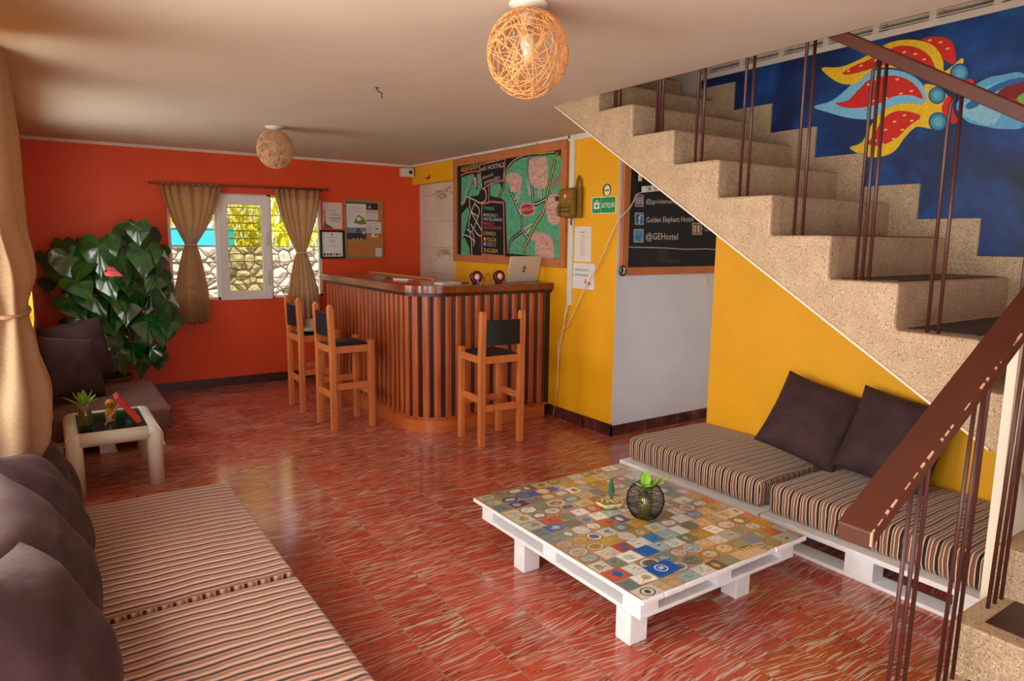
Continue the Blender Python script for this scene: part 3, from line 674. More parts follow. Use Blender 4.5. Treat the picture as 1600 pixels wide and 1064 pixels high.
# ================================================================== BAR STOOLS
def make_stool():
    t = thing('bar_stool', '', 'bar stool', (0, 0, 0))
    def obj(nm, mb, m): return mb.build(nm, m, t, world=False)
    for s in (-1, 1):
        b = MB(); b.bbox((.145, s*.175-.024, 0), (.193, s*.175+.024, .752), .007); obj('leg', b, 'stool')
        b = MB()
        n = [(-.19, 0), (-.142, 0), (-.142, .72), (-.155, 1.03), (-.168, 1.06), (-.19, 1.06), (-.203, 1.03), (-.19, .72)]
        b.prism([(x, z) for x, z in n], s*.175-.025, s*.175+.025, 'y'); o = obj('leg', b, 'stool'); md = o.modifiers.new('bevel', 'BEVEL'); md.width = .006; md.segments = 2; md.limit_method = 'ANGLE'
    b = MB()
    for s in (-1, 1): b.bbox((-.15, s*.178-.011, .655), (.15, s*.178+.011, .712), .003)
    b.bbox((.155, -.155, .655), (.18, .155, .712), .003); b.bbox((-.178, -.155, .655), (-.155, .155, .712), .003); obj('seat_rail', b, 'stool')
    b = MB(); b.grid(lambda u, v: (-.16+.33*u, -.152+.304*v, .716+.022*min(1, 6*u*(1-u))**.5*min(1, 6*v*(1-v))**.5), 14, 14); b.box((-.16, -.152, .70), (.17, .152, .717)); obj('seat', b, 'black')
    b = MB()
    b.grid(lambda u, v: (-.183-.018*math.sin(PI*u)-.008+.016*v*0-.02*0, -.152+.304*u, .80+.185*v), 12, 6); b.grid(lambda u, v: (-.163-.018*math.sin(PI*u), -.152+.304*u, .80+.185*v), 12, 6)
    b.box((-.186, -.155, .798), (-.162, -.148, .986)); b.box((-.186, .148, .798), (-.162, .155, .986))
    b.prism([(-.192-.018*math.sin(PI*i/12), -.152+.304*i/12) for i in range(13)]+[(-.162-.018*math.sin(PI*i/12), -.152+.304*i/12) for i in range(12, -1, -1)], .797, .99, 'z'); obj('backrest', b, 'black')
    for s in (-1, 1): b = MB(); b.bbox((-.15, s*.178-.011, .345), (.15, s*.178+.011, .40), .003); obj('stretcher', b, 'stool')
    for x in (-.168, .168): b = MB(); b.bbox((x-.011, -.155, .275), (x+.011, .155, .33), .003); obj('stretcher', b, 'stool')
    return t
s0 = make_stool(); GS = None
s0.location = (2.065, 5.575, 0); s0.rotation_euler = (0, 0, 0); s0['label'] = 'wooden bar stool with black seat, nearer one on the long side of the bar'
dup(s0, (2.04, 6.325, 0), .0, 'wooden bar stool with a beige hat on its black seat, nearest the window')
dup(s0, (2.885, 4.525, 0), PI/2-.05, 'wooden bar stool standing alone before the short side of the bar, back to camera')
# hat on the far stool
b = MB(); b.lathe([(.001, .105), (.05, .10), (.075, .075), (.085, .03), (.09, .012), (.125, .004), (.145, .008), (.147, .003), (.125, -.001), (.08, .0)], 28, c=(2.03, 6.30, .7445))
tag(b.build('hat', 'hat'), 'beige brimmed hat lying on the seat of the stool nearest the window', 'hat')
# ================================================================== THINGS ON THE BAR
Z = TZ1+.0005
def box_thing(name, label, cat, c, size, rz, m, r=.003, z=None, group=None):
    t = thing(name, label, cat, (c[0], c[1], Z if z is None else z), rz, group)
    b = MB(); b.bbox((-size[0]/2, -size[1]/2, 0), (size[0]/2, size[1]/2, size[2]), r); b.build('body', m, t, world=False); return t
# laptop: lid towards the room
lp = thing('laptop', 'open silver laptop on the bar with its lid towards the room', 'laptop', (3.55, 5.06, Z), .02)
b = MB(); b.bbox((-.17, -.0, 0), (.17, .235, .014), .005); b.build('keyboard_base', 'silver', lp, world=False)
tilt = Matrix.Translation((0, .004, .012)) @ Matrix.Rotation(math.radians(-14), 4, 'X') 
tilt = Matrix.Translation((0, -.002, .010)) @ Matrix.Rotation(math.radians(16), 4, 'X')
b = MB(); b.bbox((-.17, -.004, 0), (.17, .004, .232), .0035, mat=tilt); lid = b.build('lid', 'silver', lp, world=False)
b = MB(); b.box((-.16, .0045, .01), (.16, .005, .222), mat=tilt); b.build('screen', 'black', lp, world=False)
A = Art((0, -.0043, 0), (1, 0, 0), (0, 0, 1), (0, -1, 0), .0004)
A.poly([(-.02, .10), (-.024, .128), (-.016, .138), (-.006, .136), (-.012, .15), (.002, .158), (.004, .148), (.0, .138), (.012, .14), (.022, .132), (.02, .1)], (150, 130, 20), 1)
A.poly([(-.02, .1), (.02, .1), (.014, .088), (0, .083), (-.014, .088)], (24, 40, 30), 1); A.rect(-.02, .098, .02, .103, (226, 220, 190), 2)
A.v = [tuple(tilt @ Vector(v)) for v in A.v]; A.build('round_logo_sticker', 'art', lp, world=False, recalc=False)
b = MB(); 
for i in range(12):
    for j in range(4): b.box((-.15+.025*i, .05+.026*j, .014), (-.15+.025*i+.02, .05+.026*j+.02, .0155))
b.build('keys', 'black', lp, world=False)
# speakers
def speaker(c, label, led):
    t = thing('desk_speaker', label, 'speaker', (*c, Z), .0)
    rot = Matrix.Translation((0, 0, .055)) @ Matrix.Rotation(math.radians(-8), 4, 'X') @ Matrix.Rotation(PI/2, 4, 'X')
    b = MB(); b.lathe([(.001, -.05), (.03, -.048), (.048, -.02), (.054, .01), (.052, .022), (.046, .026), (.001, .02)], 28, mat=rot); b.box((-.02, -.02, 0), (.02, .03, .008)); b.build('housing', 'black', t, world=False)
    for nm, R0, R1, m in (('outer_ring', .05, .0535, 'speaker_red'), ('inner_ring', .026, .034, 'speaker_red')):
        b = MB(); b.lathe([(R0, .024), (R0, .029), (R1, .028), (R1, .022)], 28, mat=rot); b.build(nm, m, t, world=False)
    b = MB(); b.lathe([(.025, .024), (.018, .032), (.008, .036), (.0005, .037)], 20, mat=rot); b.build('dome', 'cone', t, world=False)
    if led: b = MB(); b.sphere((0, -.033, .016), .0045, 8, 6); b.build('indicator_light', 'led', t, world=False)
speaker((3.065, 5.06), 'small round black and red speaker with blue light, left of the pair', True)
speaker((3.30, 5.06), 'small round black and red speaker without light, nearer the laptop', False)
b = MB()
pts = []
for i in range(25):
    a = i/24; pts.append((3.10+.17*a, 5.12+.01*math.sin(a*9), Z+.012+.075*abs(math.sin(a*PI*2))))
b.tube(pts, .0018, 6)
b.tube([(3.185, 5.12, Z+.003), (3.187, 5.125, Z+.05), (3.19, 5.14, Z+.075), (3.20, 5.16, Z+.04), (3.2, 5.17, Z+.003)], .0018, 6)
tag(b.build('speaker_cord', 'cableblack'), 'thin black cord looping between the two round speakers', 'cord')
b = MB(); b.tube([(3.725, 5.16, Z+.006), (3.73, 5.2, Z+.02), (3.745, 5.18, Z+.012), (3.74, 5.1, Z+.006), (3.70, 5.06, Z+.004)], .002, 6)
tag(b.build('charger_cord', 'cableblack'), 'black charging cord behind the laptop at the wall', 'cord')
t = box_thing('notepad', 'flat pink and cream notepad on the rounded corner of the bar', 'notepad', (2.83, 5.13), (.20, .13, .010), .15, 'paper')
t = thing('pen', 'blue pen resting at the end of the cream notepad', 'pen', (2.975, 5.11, Z), .3)
b = MB(); b.tube([(-.07, 0, .006), (.06, 0, .006)], .0045, 8); b.build('barrel', plain('blue_plastic', (40, 40, 180), .3), t, world=False)
b = MB(); b.tube([(.06, 0, .006), (.075, 0, .006)], .003, 8); b.build('tip', 'silver', t, world=False)
b = MB(); b.lathe([(.001, .0), (.016, .002), (.02, .014), (.018, .024), (.012, .031), (.001, .033)], 16, c=(2.82, 5.36, Z)); tag(b.build('wooden_knob', 'frame_wood'), 'small round wooden knob on the bar behind the cream notepad', 'knob')
box_thing('phone', 'pale phone lying flat, nearer of the two objects on the long bar arm', 'phone', (2.72, 5.78), (.085, .17, .011), .5, 'paper')
box_thing('phone', 'grey green phone lying flat, farther from the camera on the bar', 'phone', (2.66, 6.12), (.075, .15, .012), .4, plain('grey_green', (110, 130, 120), .3))
# ================================================================== WALL BOARDS
def frame_board(name, label, cat, plane, u0, u1, z0, z1, fw, fmat, pmat, th=.02):
    """plane ('x',X) faces -X with u=-Y ; ('y',Y) faces -Y with u=X"""
    ax, val = plane
    if ax == 'x': o, U, N = Vector((val, 0, 0)), Vector((0, -1, 0)), Vector((-1, 0, 0))
    else: o, U, N = Vector((0, val, 0)), Vector((1, 0, 0)), Vector((0, -1, 0))
    t = thing(name, label, cat, tuple(o+U*((u0+u1)/2)+Vector((0, 0, z0))))
    def bx(a0, b0, a1, b1, d0, d1):
        p = o+U*a0+N*d0+Vector((0, 0, b0)); q = o+U*a1+N*d1+Vector((0, 0, b1)); return tuple(p), tuple(q)
    b = MB(); b.box(*bx(u0+fw*.5, z0+fw*.5, u1-fw*.5, z1-fw*.5, 0, th*.4)); b.build('panel', pmat, t)
    b = MB(); b.bbox(*bx(u0, z0, u1, z0+fw, 0, th), .002); b.bbox(*bx(u0, z1-fw, u1, z1, 0, th), .002); b.bbox(*bx(u0, z0+fw, u0+fw, z1-fw, 0, th), .002); b.bbox(*bx(u1-fw, z0+fw, u1, z1-fw, 0, th), .002); b.build('frame', fmat, t)
    A = Art(o+N*(th*.4), U, (0, 0, 1), N, .0006); return t, A
bt, A = frame_board('map_board', 'large wood framed chalkboard with green town map and handwriting', 'chalkboard', ('x', XB), -6.66, -4.69, 1.36, 2.447, .075, 'frame_wood', 'blackmat', .03)
def bz(pts): return uvx(XB-.012, [(700+x/5.065, 220+y/5.065) for x, y in pts])
GR, PK, WH, YC = (92, 168, 128), (206, 160, 150), (216, 206, 190), (214, 186, 70)
for pts in ([(405, 445), (440, 365), (455, 255), (495, 190), (565, 137), (640, 120), (720, 112), (850, 104), (925, 150), (912, 940), (800, 925), (620, 905), (470, 890), (455, 480)],
            [(107, 290), (170, 268), (205, 262), (210, 300), (130, 500), (105, 520)], [(230, 262), (258, 258), (268, 370), (240, 430), (165, 445), (150, 430), (200, 330), (215, 390), (235, 380)],
            [(335, 345), (410, 335), (430, 395), (395, 450), (335, 435)], [(107, 580), (160, 520), (172, 570), (130, 730), (105, 800)], [(105, 790), (128, 762), (170, 850), (175, 905), (105, 905)]):
    A.poly(bz(pts), GR, 1)
def bs(pts, w, col, k=2, sm=True, closed=False):
    q = bz(pts); q = smooth(q, closed, 4) if sm else q
    A.stroke(q, w, col, k, closed)
# roads: dark beds then chalk lines
for pts in (((490, 390), (550, 520), (580, 600), (590, 710), (640, 775)), ((645, 120), (640, 260), (670, 400), (680, 500), (770, 465)), ((590, 715), (510, 775), (485, 830), (480, 890)), ((862, 100), (830, 230), (790, 400), (755, 560), (690, 665), (640, 780), (607, 830), (605, 880)), ((400, 450), (440, 360), (455, 250), (495, 180), (565, 130), (650, 108), (760, 98), (850, 88))):
    bs(pts, .036, (18, 20, 16), 2)
bs(((490, 390), (550, 520), (580, 600), (590, 710), (640, 775)), .010, WH, 3); bs(((645, 120), (640, 260), (670, 400), (680, 500), (770, 465)), .010, WH, 3); bs(((590, 715), (510, 775), (485, 830), (480, 890)), .006, WH, 3)
bs(((862, 100), (830, 230), (790, 400), (755, 560), (690, 665), (640, 780), (607, 830), (605, 880)), .014, YC, 3); bs(((400, 450), (440, 360), (455, 250), (495, 180), (565, 130), (650, 108), (760, 98), (850, 88)), .009, YC, 3)
for pts in (((148, 440), (180, 455), (215, 470), (260, 492), (300, 465), (300, 400), (285, 380)), ((170, 465), (178, 540), (215, 620), (270, 715), (278, 745), (240, 745), (180, 660)), ((215, 490), (180, 580), (165, 680), (185, 790), (190, 910)), ((215, 500), (250, 550), (225, 640), (190, 720)), ((180, 560), (240, 600)), ((120, 740), (170, 760), (215, 800)), ((150, 700), (200, 740), (205, 830))):
    bs(pts, .012, WH, 3)
bs(((105, 490), (130, 480), (180, 300)), .02, (170, 170, 160), 3, False); A.poly(bz([(205, 285), (225, 290), (228, 360), (218, 390), (210, 350)]), PK, 3)
bs(((105, 275), (160, 250), (255, 240)), .016, (206, 96, 84), 3)
# sign shapes
A.poly(bz([(250, 190), (455, 140), (440, 312), (335, 340), (272, 382)]), (16, 14, 14), 4); bs(((250, 190), (455, 140), (440, 312), (335, 340), (272, 382)), .014, (206, 130, 120), 5, False, True)
bs(((322, 350), (328, 490)), .016, (200, 110, 104), 4, False)
A.poly(bz([(270, 500), (350, 482), (442, 490), (448, 915), (270, 900)]), (16, 14, 14), 4); bs(((270, 500), (350, 482), (442, 490), (448, 915), (270, 900)), .020, (206, 104, 92), 5, False, True)
for pts in ([(455, 290), (510, 250), (582, 285), (582, 350), (560, 400), (500, 402), (490, 350)], [(645, 155), (740, 130), (790, 150), (780, 360), (690, 372), (650, 300)], [(690, 728), (780, 735), (828, 790), (830, 935), (700, 915), (690, 800), (655, 780)]):
    A.poly(smooth(bz(pts)), PK, 4)
A.poly(bz([(845+72*math.cos(t*PI/12), 540+126*math.sin(t*PI/12)) for t in range(24)]), PK, 4)
A.poly(bz([(630+64*math.cos(t*PI/12), 542+52*math.sin(t*PI/12)) for t in range(24)]), (214, 170, 160), 4); A.poly(bz([(630+55*math.cos(t*PI/12), 542+43*math.sin(t*PI/12)) for t in range(24)]), (176, 48, 44), 5)
A.poly(bz([(815, 355), (880, 268), (872, 245), (928, 225), (918, 292), (900, 275), (822, 385)]), (190, 96, 100), 4)
def btx(t, x, y, x2, y2, hh, col, k=6):
    a, c = bz([(x, y), (x2, y2)]); h = bz([(x, y-hh)])[0][1]-a[1]
    A.text(t, a[0], a[1], c[0]-a[0], h, col, k, (c[1]-a[1])/(c[0]-a[0]))
btx('ALEJANDRÍA', 105, 250, 243, 218, 40, YC); btx('wifi: HOSTAL2', 262, 240, 445, 205, 34, WH); btx('password:', 275, 303, 360, 275, 24, (220, 190, 120)); btx('golden2021', 288, 342, 412, 305, 28, WH)
for i, (t, x2, col) in enumerate((('¶ PARQUE', 368, (96, 190, 150)), ('● MERCADOS Y', 395, (190, 200, 190)), ('   MISCELANEAS', 432, (190, 200, 190)), ('● BARES Y', 370, (210, 90, 80)), ('  RESTAURANTES', 428, (210, 90, 80)), ('$ BANCO', 378, (206, 190, 130)), ('● POLICÍA', 386, YC), ('● DISCO', 380, (180, 160, 190)), ('¶ IGLESIA', 396, YC))):
    y = (550, 605, 638, 672, 705, 752, 800, 838, 888)[i]; btx(t, 285, y-8, x2, y, 24 if i < 5 else 30, col)
btx('MEDELLÍN', 580, 562, 680, 545, 24, (226, 180, 160)); btx('SANTUARIO', 715, 112, 822, 100, 14, YC); btx('GUATAPÉ', 700, 190, 770, 172, 22, (220, 190, 120), 6); btx('N', 896, 250, 930, 243, 60, (214, 120, 120), 6)
btx('Y', 868, 108, 880, 105, 20, YC); btx('EL PEÑOL', 860, 150, 922, 100, 18, YC)
for (cx, cy, w_, h_) in ((530, 325, 60, 90), (715, 260, 90, 160), (845, 540, 90, 190), (765, 830, 90, 120)):
    yy_ = cy-h_/2
    while yy_ < cy+h_/2:
        xx = cx-w_/2
        q = [(xx+j*w_/9, yy_+random.uniform(-7, 7)) for j in range(10)]; bs(q, .0045, random.choice([(208, 120, 120), (220, 186, 120), (226, 200, 190)]), 5.5, False); yy_ += 17
for q in (((545, 490), (585, 410)), ((530, 465), (575, 400)), ((625, 320), (645, 430)), ((635, 300), (655, 420)), ((715, 390), (722, 450)), ((733, 395), (740, 455)), ((600, 700), (660, 660)), ((620, 740), (650, 700))): bs(q, .014, (206, 190, 176), 5, False)
A.build('chalk_map', 'chalk', bt, recalc=False)
b = MB()
for px, py in ((738, 243), (790, 232), (838, 224), (884, 232), (884, 300), (884, 360), (720, 280), (718, 370), (760, 404), (820, 408), (874, 413)):
    p = on(px, py, 'x', XB-.03); b = MB(); b.lathe([(.006, 0), (.005, .002), (.0005, .0025)], 8, mat=Matrix.Translation(p) @ Matrix.Rotation(-PI/2, 4, 'Y')); b.build('screw', 'black_metal', bt)
# second chalkboard on white wall
b2, A = frame_board('chalkboard', 'black chalkboard with white social media names on the passage wall', 'chalkboard', ('y', YW-.003), 3.80, 5.18, 1.325, 2.34, .065, 'frame_wood', 'blackmat', .03)
def cz(pts): return [(on(x, y, 'y', YW-.015).x, on(x, y, 'y', YW-.015).z) for x, y in [(860+px/3.547, 200+py/3.547) for px, py in pts]]
def ctx(t, x, y, x2, y2, hh, col=(214, 206, 196), k=3):
    a, c = cz([(x, y), (x2, y2)]); h = cz([(x, y-hh)])[0][1]-a[1]; A.text(t, a[0], a[1], c[0]-a[0], h, col, k, (c[1]-a[1])/(c[0]-a[0]))
ctx('@goldenelephant_hostel', 528, 418, 860, 418, 24); ctx('Golden Elephant Hostel', 530, 524, 790, 518, 30); ctx('@GEHostel', 528, 618, 705, 618, 36); ctx('Golden Elephant', 848, 572, 1010, 574, 28, (190, 176, 160))
def ic(x0, y0, x1, y1, col, edge): A.poly(cz([(x0, y0), (x1, y0), (x1, y1), (x0, y1)]), edge, 1); A.poly(cz([(x0+5, y0+5), (x1-5, y0+5), (x1-5, y1-5), (x0+5, y1-5)]), col, 2)
ic(467, 370, 516, 436, (110, 84, 130), (206, 170, 190)); A.poly(cz([(476, 385), (508, 385), (508, 422), (476, 422)]), (206, 190, 200), 3); A.poly(cz([(481, 391), (503, 391), (503, 416), (481, 416)]), (110, 84, 130), 4); A.poly(cz([(492+8*math.cos(t*PI/6), 404+9*math.sin(t*PI/6)) for t in range(12)]), (214, 196, 206), 5)
ic(468, 470, 516, 536, (60, 110, 160), (170, 190, 200)); ctx('f', 484, 530, 504, 530, 48, (226, 230, 234), 4)
ic(461, 560, 516, 634, (96, 156, 170), (150, 190, 196)); A.poly(smooth(cz([(474, 590), (490, 598), (502, 576), (508, 590), (500, 612), (482, 620), (472, 614)])), (70, 130, 170), 3)
ic(786, 525, 840, 592, (120, 100, 96), (206, 170, 160)); A.poly(cz([(795, 540), (806, 540), (806, 580), (795, 580)]), (206, 190, 160), 3); A.poly(cz([(815, 540), (826, 540), (826, 580), (815, 580)]), (206, 190, 160), 3)
ic(786, 440, 840, 480, (40, 130, 110), (40, 130, 110))
A.stroke(cz([(425, 660), (520, 662), (640, 665), (740, 672), (860, 670), (935, 675), (1000, 678)]), .006, (206, 196, 190), 2)
A.poly(smooth(cz([(590, 680), (640, 672), (640, 735), (600, 740)])), (52, 50, 48), 1); A.poly(smooth(cz([(620, 725), (715, 728), (712, 742), (640, 742)])), (60, 58, 56), 1.2)
A.build('chalk_writing', 'chalk', b2, recalc=False)
p = on(973, 423, 'y', YW-.036); A = Art(p, (1, 0, 0), (0, 0, 1), (0, -1, 0)); A.oval(0, 0, .042, .045, (20, 70, 70), 1); A.poly([(-.01, -.03), (.02, -.02), (.03, .02), (.0, .03), (.01, 0)], (220, 210, 150), 2); A.poly([(-.035, .0), (-.02, -.01), (-.015, .03), (-.03, .02)], (150, 180, 190), 2)
A.build('round_sticker', 'art', b2, recalc=False)
# cork board with papers, framed certificate, poster on red wall
def yz(px, py, Y=YR): p = on(px, py, 'y', Y); return p.x, p.z
c0 = yz(539, 404); c1 = yz(597, 314)
ct, A = frame_board('cork_board', 'cork noticeboard in thin wood frame with pinned leaflets', 'noticeboard', ('y', YR), c0[0], c1[0], c0[1], c1[1], .022, 'bench', 'cork', .02)
W = c1[0]-c0[0]; H_ = c1[1]-c0[1]
def leaf(label, x0, y0, x1, y1, base, deco, k=1, name='leaflet', cat='leaflet', group=None):
    """x,y as fractions of the cork board from its upper left"""
    X0, X1 = c0[0]+x0*W, c0[0]+x1*W; Z1, Z0 = c1[1]-y0*H_, c1[1]-y1*H_; Yf = YR-.009-.0012*k
    t = thing(name, label, cat, ((X0+X1)/2, Yf, Z0), 0, group)
    b = MB(); b.box((X0, Yf-.0008, Z0), (X1, Yf, Z1)); b.build('sheet', plain('paper', base, .7, .02), t)
    A = Art((X0, Yf-.0008, Z0), (1, 0, 0), (0, 0, 1), (0, -1, 0), .0004); deco(A, X1-X0, Z1-Z0); 
    if A.v: A.build('print', 'art', t, recalc=False)
def d1(A, w, h):
    A.rect(0, h*.91, w, h, (84, 110, 50), 1); A.poly([(w*.4, h*.25), (w*.5, h*.42), (w*.62, h*.5), (w*.8, h*.42), (w*.95, h*.3), (w, h*.14), (w*.7, h*.12), (w*.35, h*.18)], (110, 140, 40), 1); A.oval(w*.62, h*.34, w*.12, h*.08, (232, 224, 206), 2); A.oval(w*.85, h*.38, w*.07, h*.05, (220, 190, 60), 2)
    for i in range(12): A.rect(w*.1, h*(.8-.045*i), w*(.78 if i < 6 else .4), h*(.806-.045*i), (130, 120, 116), 1)
def d2(A, w, h):
    A.rect(0, h*.6, w, h, (110, 140, 170), 1); A.poly([(w*.45, h*.65), (w*.55, h*.95), (w*.68, h*.95), (w*.75, h*.65)], (120, 60, 30), 2); A.rect(w*.1, h*.2, w*.7, h*.6, (66, 44, 50), 2); A.rect(0, 0, w, h*.12, (150, 150, 90), 2); A.oval(w*.88, h*.62, w*.06, h*.1, (226, 220, 160), 3)
    for i in range(3): A.rect(w*(.28+.2*i), h*.14, w*(.4+.2*i), h*.19, (226, 220, 190), 3)
def d3(A, w, h): A.rect(w*.05, h*.05, w*.5, h*.95, (50, 46, 48), 1); A.oval(w*.28, h*.4, w*.13, h*.25, (160, 160, 160), 2); A.rect(w*.55, h*.3, w*.97, h*.8, (40, 34, 34), 1)
def d4(A, w, h): A.rect(0, h*.85, w, h, (216, 180, 170), 1); A.rect(0, h*.52, w, h*.56, (50, 40, 70), 1); A.rect(w*.6, h*.38, w*.9, h*.43, (50, 46, 50), 1); [A.rect(w*.06, h*(.3-.05*i), w*.5, h*(.31-.05*i), (150, 140, 150), 1) for i in range(5)]
def d5(A, w, h): A.stroke([(w*.15, h*.2), (w*.15, h*.7), (w*.8, h*.7), (w*.8, h*.2)], .003, (120, 80, 70), 1, True); A.rect(w*.1, h*.88, w*.6, h*.92, (120, 110, 100), 1); A.oval(w*.5, h*.42, w*.15, h*.1, (150, 100, 90), 1)
leaf('white flyer with green top band and plant drawing pinned to the corkboard', .05, .03, .56, .47, (226, 218, 210), d1, 2)
leaf('dark postcard of a lit building pinned under the green topped flyer', .05, .47, .55, .70, (60, 60, 76), d2, 1)
leaf('black photo leaflet pinned at the top right of the corkboard', .57, .05, .87, .16, (40, 34, 34), d3, 1)
leaf('pink and white leaflet with a dark stripe on the corkboard', .55, .16, .88, .56, (214, 200, 200), d4, 1)
leaf('cream card with small line drawing at the right of the corkboard', .70, .375, .965, .56, (226, 214, 200), d5, 3)
leaf('tiny white tag with black mark below the cream card', .69, .57, .86, .63, (226, 220, 210), lambda A, w, h: A.rect(w*.5, h*.4, w*.9, h*.8, (30, 30, 30), 1), 1)
leaf('blank pale note at the lower right of the corkboard', .79, .82, .955, .985, (206, 206, 206), lambda A, w, h: None, 1)
q0 = yz(500, 404); q1 = yz(537, 360)
ft, A = frame_board('framed_certificate', 'black framed certificate hung under the poster on red wall', 'framed certificate', ('y', YR), q0[0], q1[0], q0[1], q1[1], .022, 'black', 'paper', .025)
w0, w1, h0, h1 = q0[0]+.03, q1[0]-.03, q0[1]+.03, q1[1]-.03
A.rect((w0+w1)/2-.008, h1-.03, (w0+w1)/2+.008, h1-.01, (60, 60, 60), 1)
for i, (f, y) in enumerate(((.5, .80), (.35, .68), (.3, .62), (.25, .55), (.55, .42))): A.rect((w0+w1)/2-(w1-w0)*f/2, h0+(h1-h0)*y, (w0+w1)/2+(w1-w0)*f/2, h0+(h1-h0)*y+.004, (150, 150, 140), 1)
for i in range(6): A.rect(w0+(w1-w0)*(.04+i*.16), h0+.005, w0+(w1-w0)*(.15+i*.16), h0+.03, ((30, 50, 60), (70, 120, 60), (20, 60, 90), (160, 180, 40), (40, 40, 60), (150, 190, 40))[i], 1)
A.build('certificate_print', 'art', ft, recalc=False)
q0 = yz(505, 357); q1 = yz(534, 317); t = thing('poster', 'cream poster with turquoise lettering above the framed certificate', 'poster', ((q0[0]+q1[0])/2, YR, q0[1]))
b = MB(); b.box((q0[0], YR-.003, q0[1]), (q1[0], YR-.001, q1[1])); b.build('sheet', plain('poster_paper', (222, 206, 188), .7, .03), t)
A = Art((q0[0], YR-.003, q0[1]), (1, 0, 0), (0, 0, 1), (0, -1, 0), .0005); w, h = q1[0]-q0[0], q1[1]-q0[1]
A.text('NO ES', w*.34, h*.66, w*.3, h*.07, (110, 90, 76)); A.text('LO MISMO', w*.34, h*.5, w*.54, h*.08, (110, 90, 76)); A.rect(w*.34, h*.35, w*.9, h*.44, (100, 180, 186), 1); A.text('COMPARTIR', w*.36, h*.36, w*.5, h*.06, (226, 220, 200), 3); A.rect(w*.34, h*.28, w*.9, h*.3, (130, 110, 96), 1)
A.poly([(0, 0), (w*.1, h*.45), (w*.14, h*.2), (w*.5, h*.04), (w*.5, 0)], (110, 94, 80), 1); A.stroke([(w*.1, h*.7), (w*.06, h*.55), (w*.14, h*.4)], .008, (80, 66, 56), 1); A.build('print', 'art', t, recalc=False)
# papers on board wall
def xpaper(name, label, cat, pts, base, deco):
    y1 = (on(*pts[0], 'x', XB).y+on(*pts[2], 'x', XB).y)/2; y0 = (on(*pts[1], 'x', XB).y+on(*pts[3], 'x', XB).y)/2
    z1 = (on(*pts[0], 'x', XB).z+on(*pts[1], 'x', XB).z)/2; z0 = (on(*pts[2], 'x', XB).z+on(*pts[3], 'x', XB).z)/2
    t = thing(name, label, cat, (XB, (y0+y1)/2, z0)); b = MB(); b.box((XB-.003, y0, z0), (XB-.001, y1, z1)); b.build('sheet', plain('sheet', base, .6, .02), t)
    A = Art((XB-.003, y1, z0), (0, -1, 0), (0, 0, 1), (-1, 0, 0), .0005); deco(A, y1-y0, z1-z0); A.build('print', 'art', t, recalc=False)
def e1(A, w, h):
    A.text('MENÚ', w*.35, h*.82, w*.3, h*.035, (60, 50, 44))
    for i in range(10): A.rect(w*(.5-.1-.03*(i % 3)), h*(.74-.062*i), w*(.5+.1+.03*(i % 3)), h*(.752-.062*i), (130, 110, 90) if i != 2 else (214, 160, 60), 1)
def e2(A, w, h):
    A.text('DELICIOSOS', w*.1, h*.7, w*.62, h*.09, (50, 46, 50)); A.text('DESAYUNOS', w*.08, h*.5, w*.64, h*.09, (50, 46, 50))
    A.poly([(w*.58, h*.42), (w*.63, h*.42), (w*.64, h*.3), (w*.7, h*.3), (w*.6, h*.2), (w*.5, h*.28), (w*.57, h*.3)], (226, 120, 90), 1); A.oval(w*.78, h*.23, w*.05, h*.05, (120, 70, 110), 1)
def e3(A, w, h):
    A.rect(w*.03, h*.04, w*.97, h*.96, (22, 148, 74), 1); A.rect(w*.385, h*.04, w*.395, h*.96, (226, 236, 220), 2)
    A.rect(w*.1, h*.28, w*.33, h*.68, (232, 236, 226), 2); A.stroke([(w*.16, h*.7), (w*.17, h*.79), (w*.26, h*.79), (w*.27, h*.7)], h*.04, (232, 236, 226), 2)
    A.rect(w*.195, h*.34, w*.235, h*.62, (22, 148, 74), 3); A.rect(w*.155, h*.44, w*.275, h*.53, (22, 148, 74), 3); A.text('BOTIQUÍN', w*.44, h*.34, w*.5, h*.3, (236, 240, 230), 2)
xpaper('menu_sheet', 'tall white printed sheet of short lines, upper paper on yellow wall', 'paper', ((899, 354), (924, 354), (897, 408), (924, 410)), (226, 218, 206), e1)
xpaper('breakfast_sign', 'square white paper reading DELICIOSOS DESAYUNOS with small orange arrow', 'paper sign', ((897, 410), (930, 413), (895, 450), (928, 453)), (226, 222, 222), e2)
xpaper('first_aid_sign', 'green rectangular first aid sign reading BOTIQUÍN on yellow wall', 'sign', ((925, 309), (963, 306), (925, 335), (963, 332)), (222, 232, 212), e3)
p = on(948.5, 297, 'x', XB); t = thing('wall_sticker', 'small round green and white sticker above the BOTIQUÍN sign', 'sticker', tuple(p))
b = MB(); b.lathe([(.001, .002), (.05, .002), (.05, 0)], 24, mat=Matrix.Translation(p) @ Matrix.Rotation(-PI/2, 4, 'Y')); b.build('disc', plain('sticker_green', (70, 100, 50), .5), t)
A = Art(p+Vector((-.002, 0, 0)), (0, -1, 0), (0, 0, 1), (-1, 0, 0)); A.oval(.003, -.003, .034, .043, (232, 226, 200), 1); A.rect(-.02, -.008, .025, .004, (90, 90, 60), 2); A.build('print', 'art', t, recalc=False)
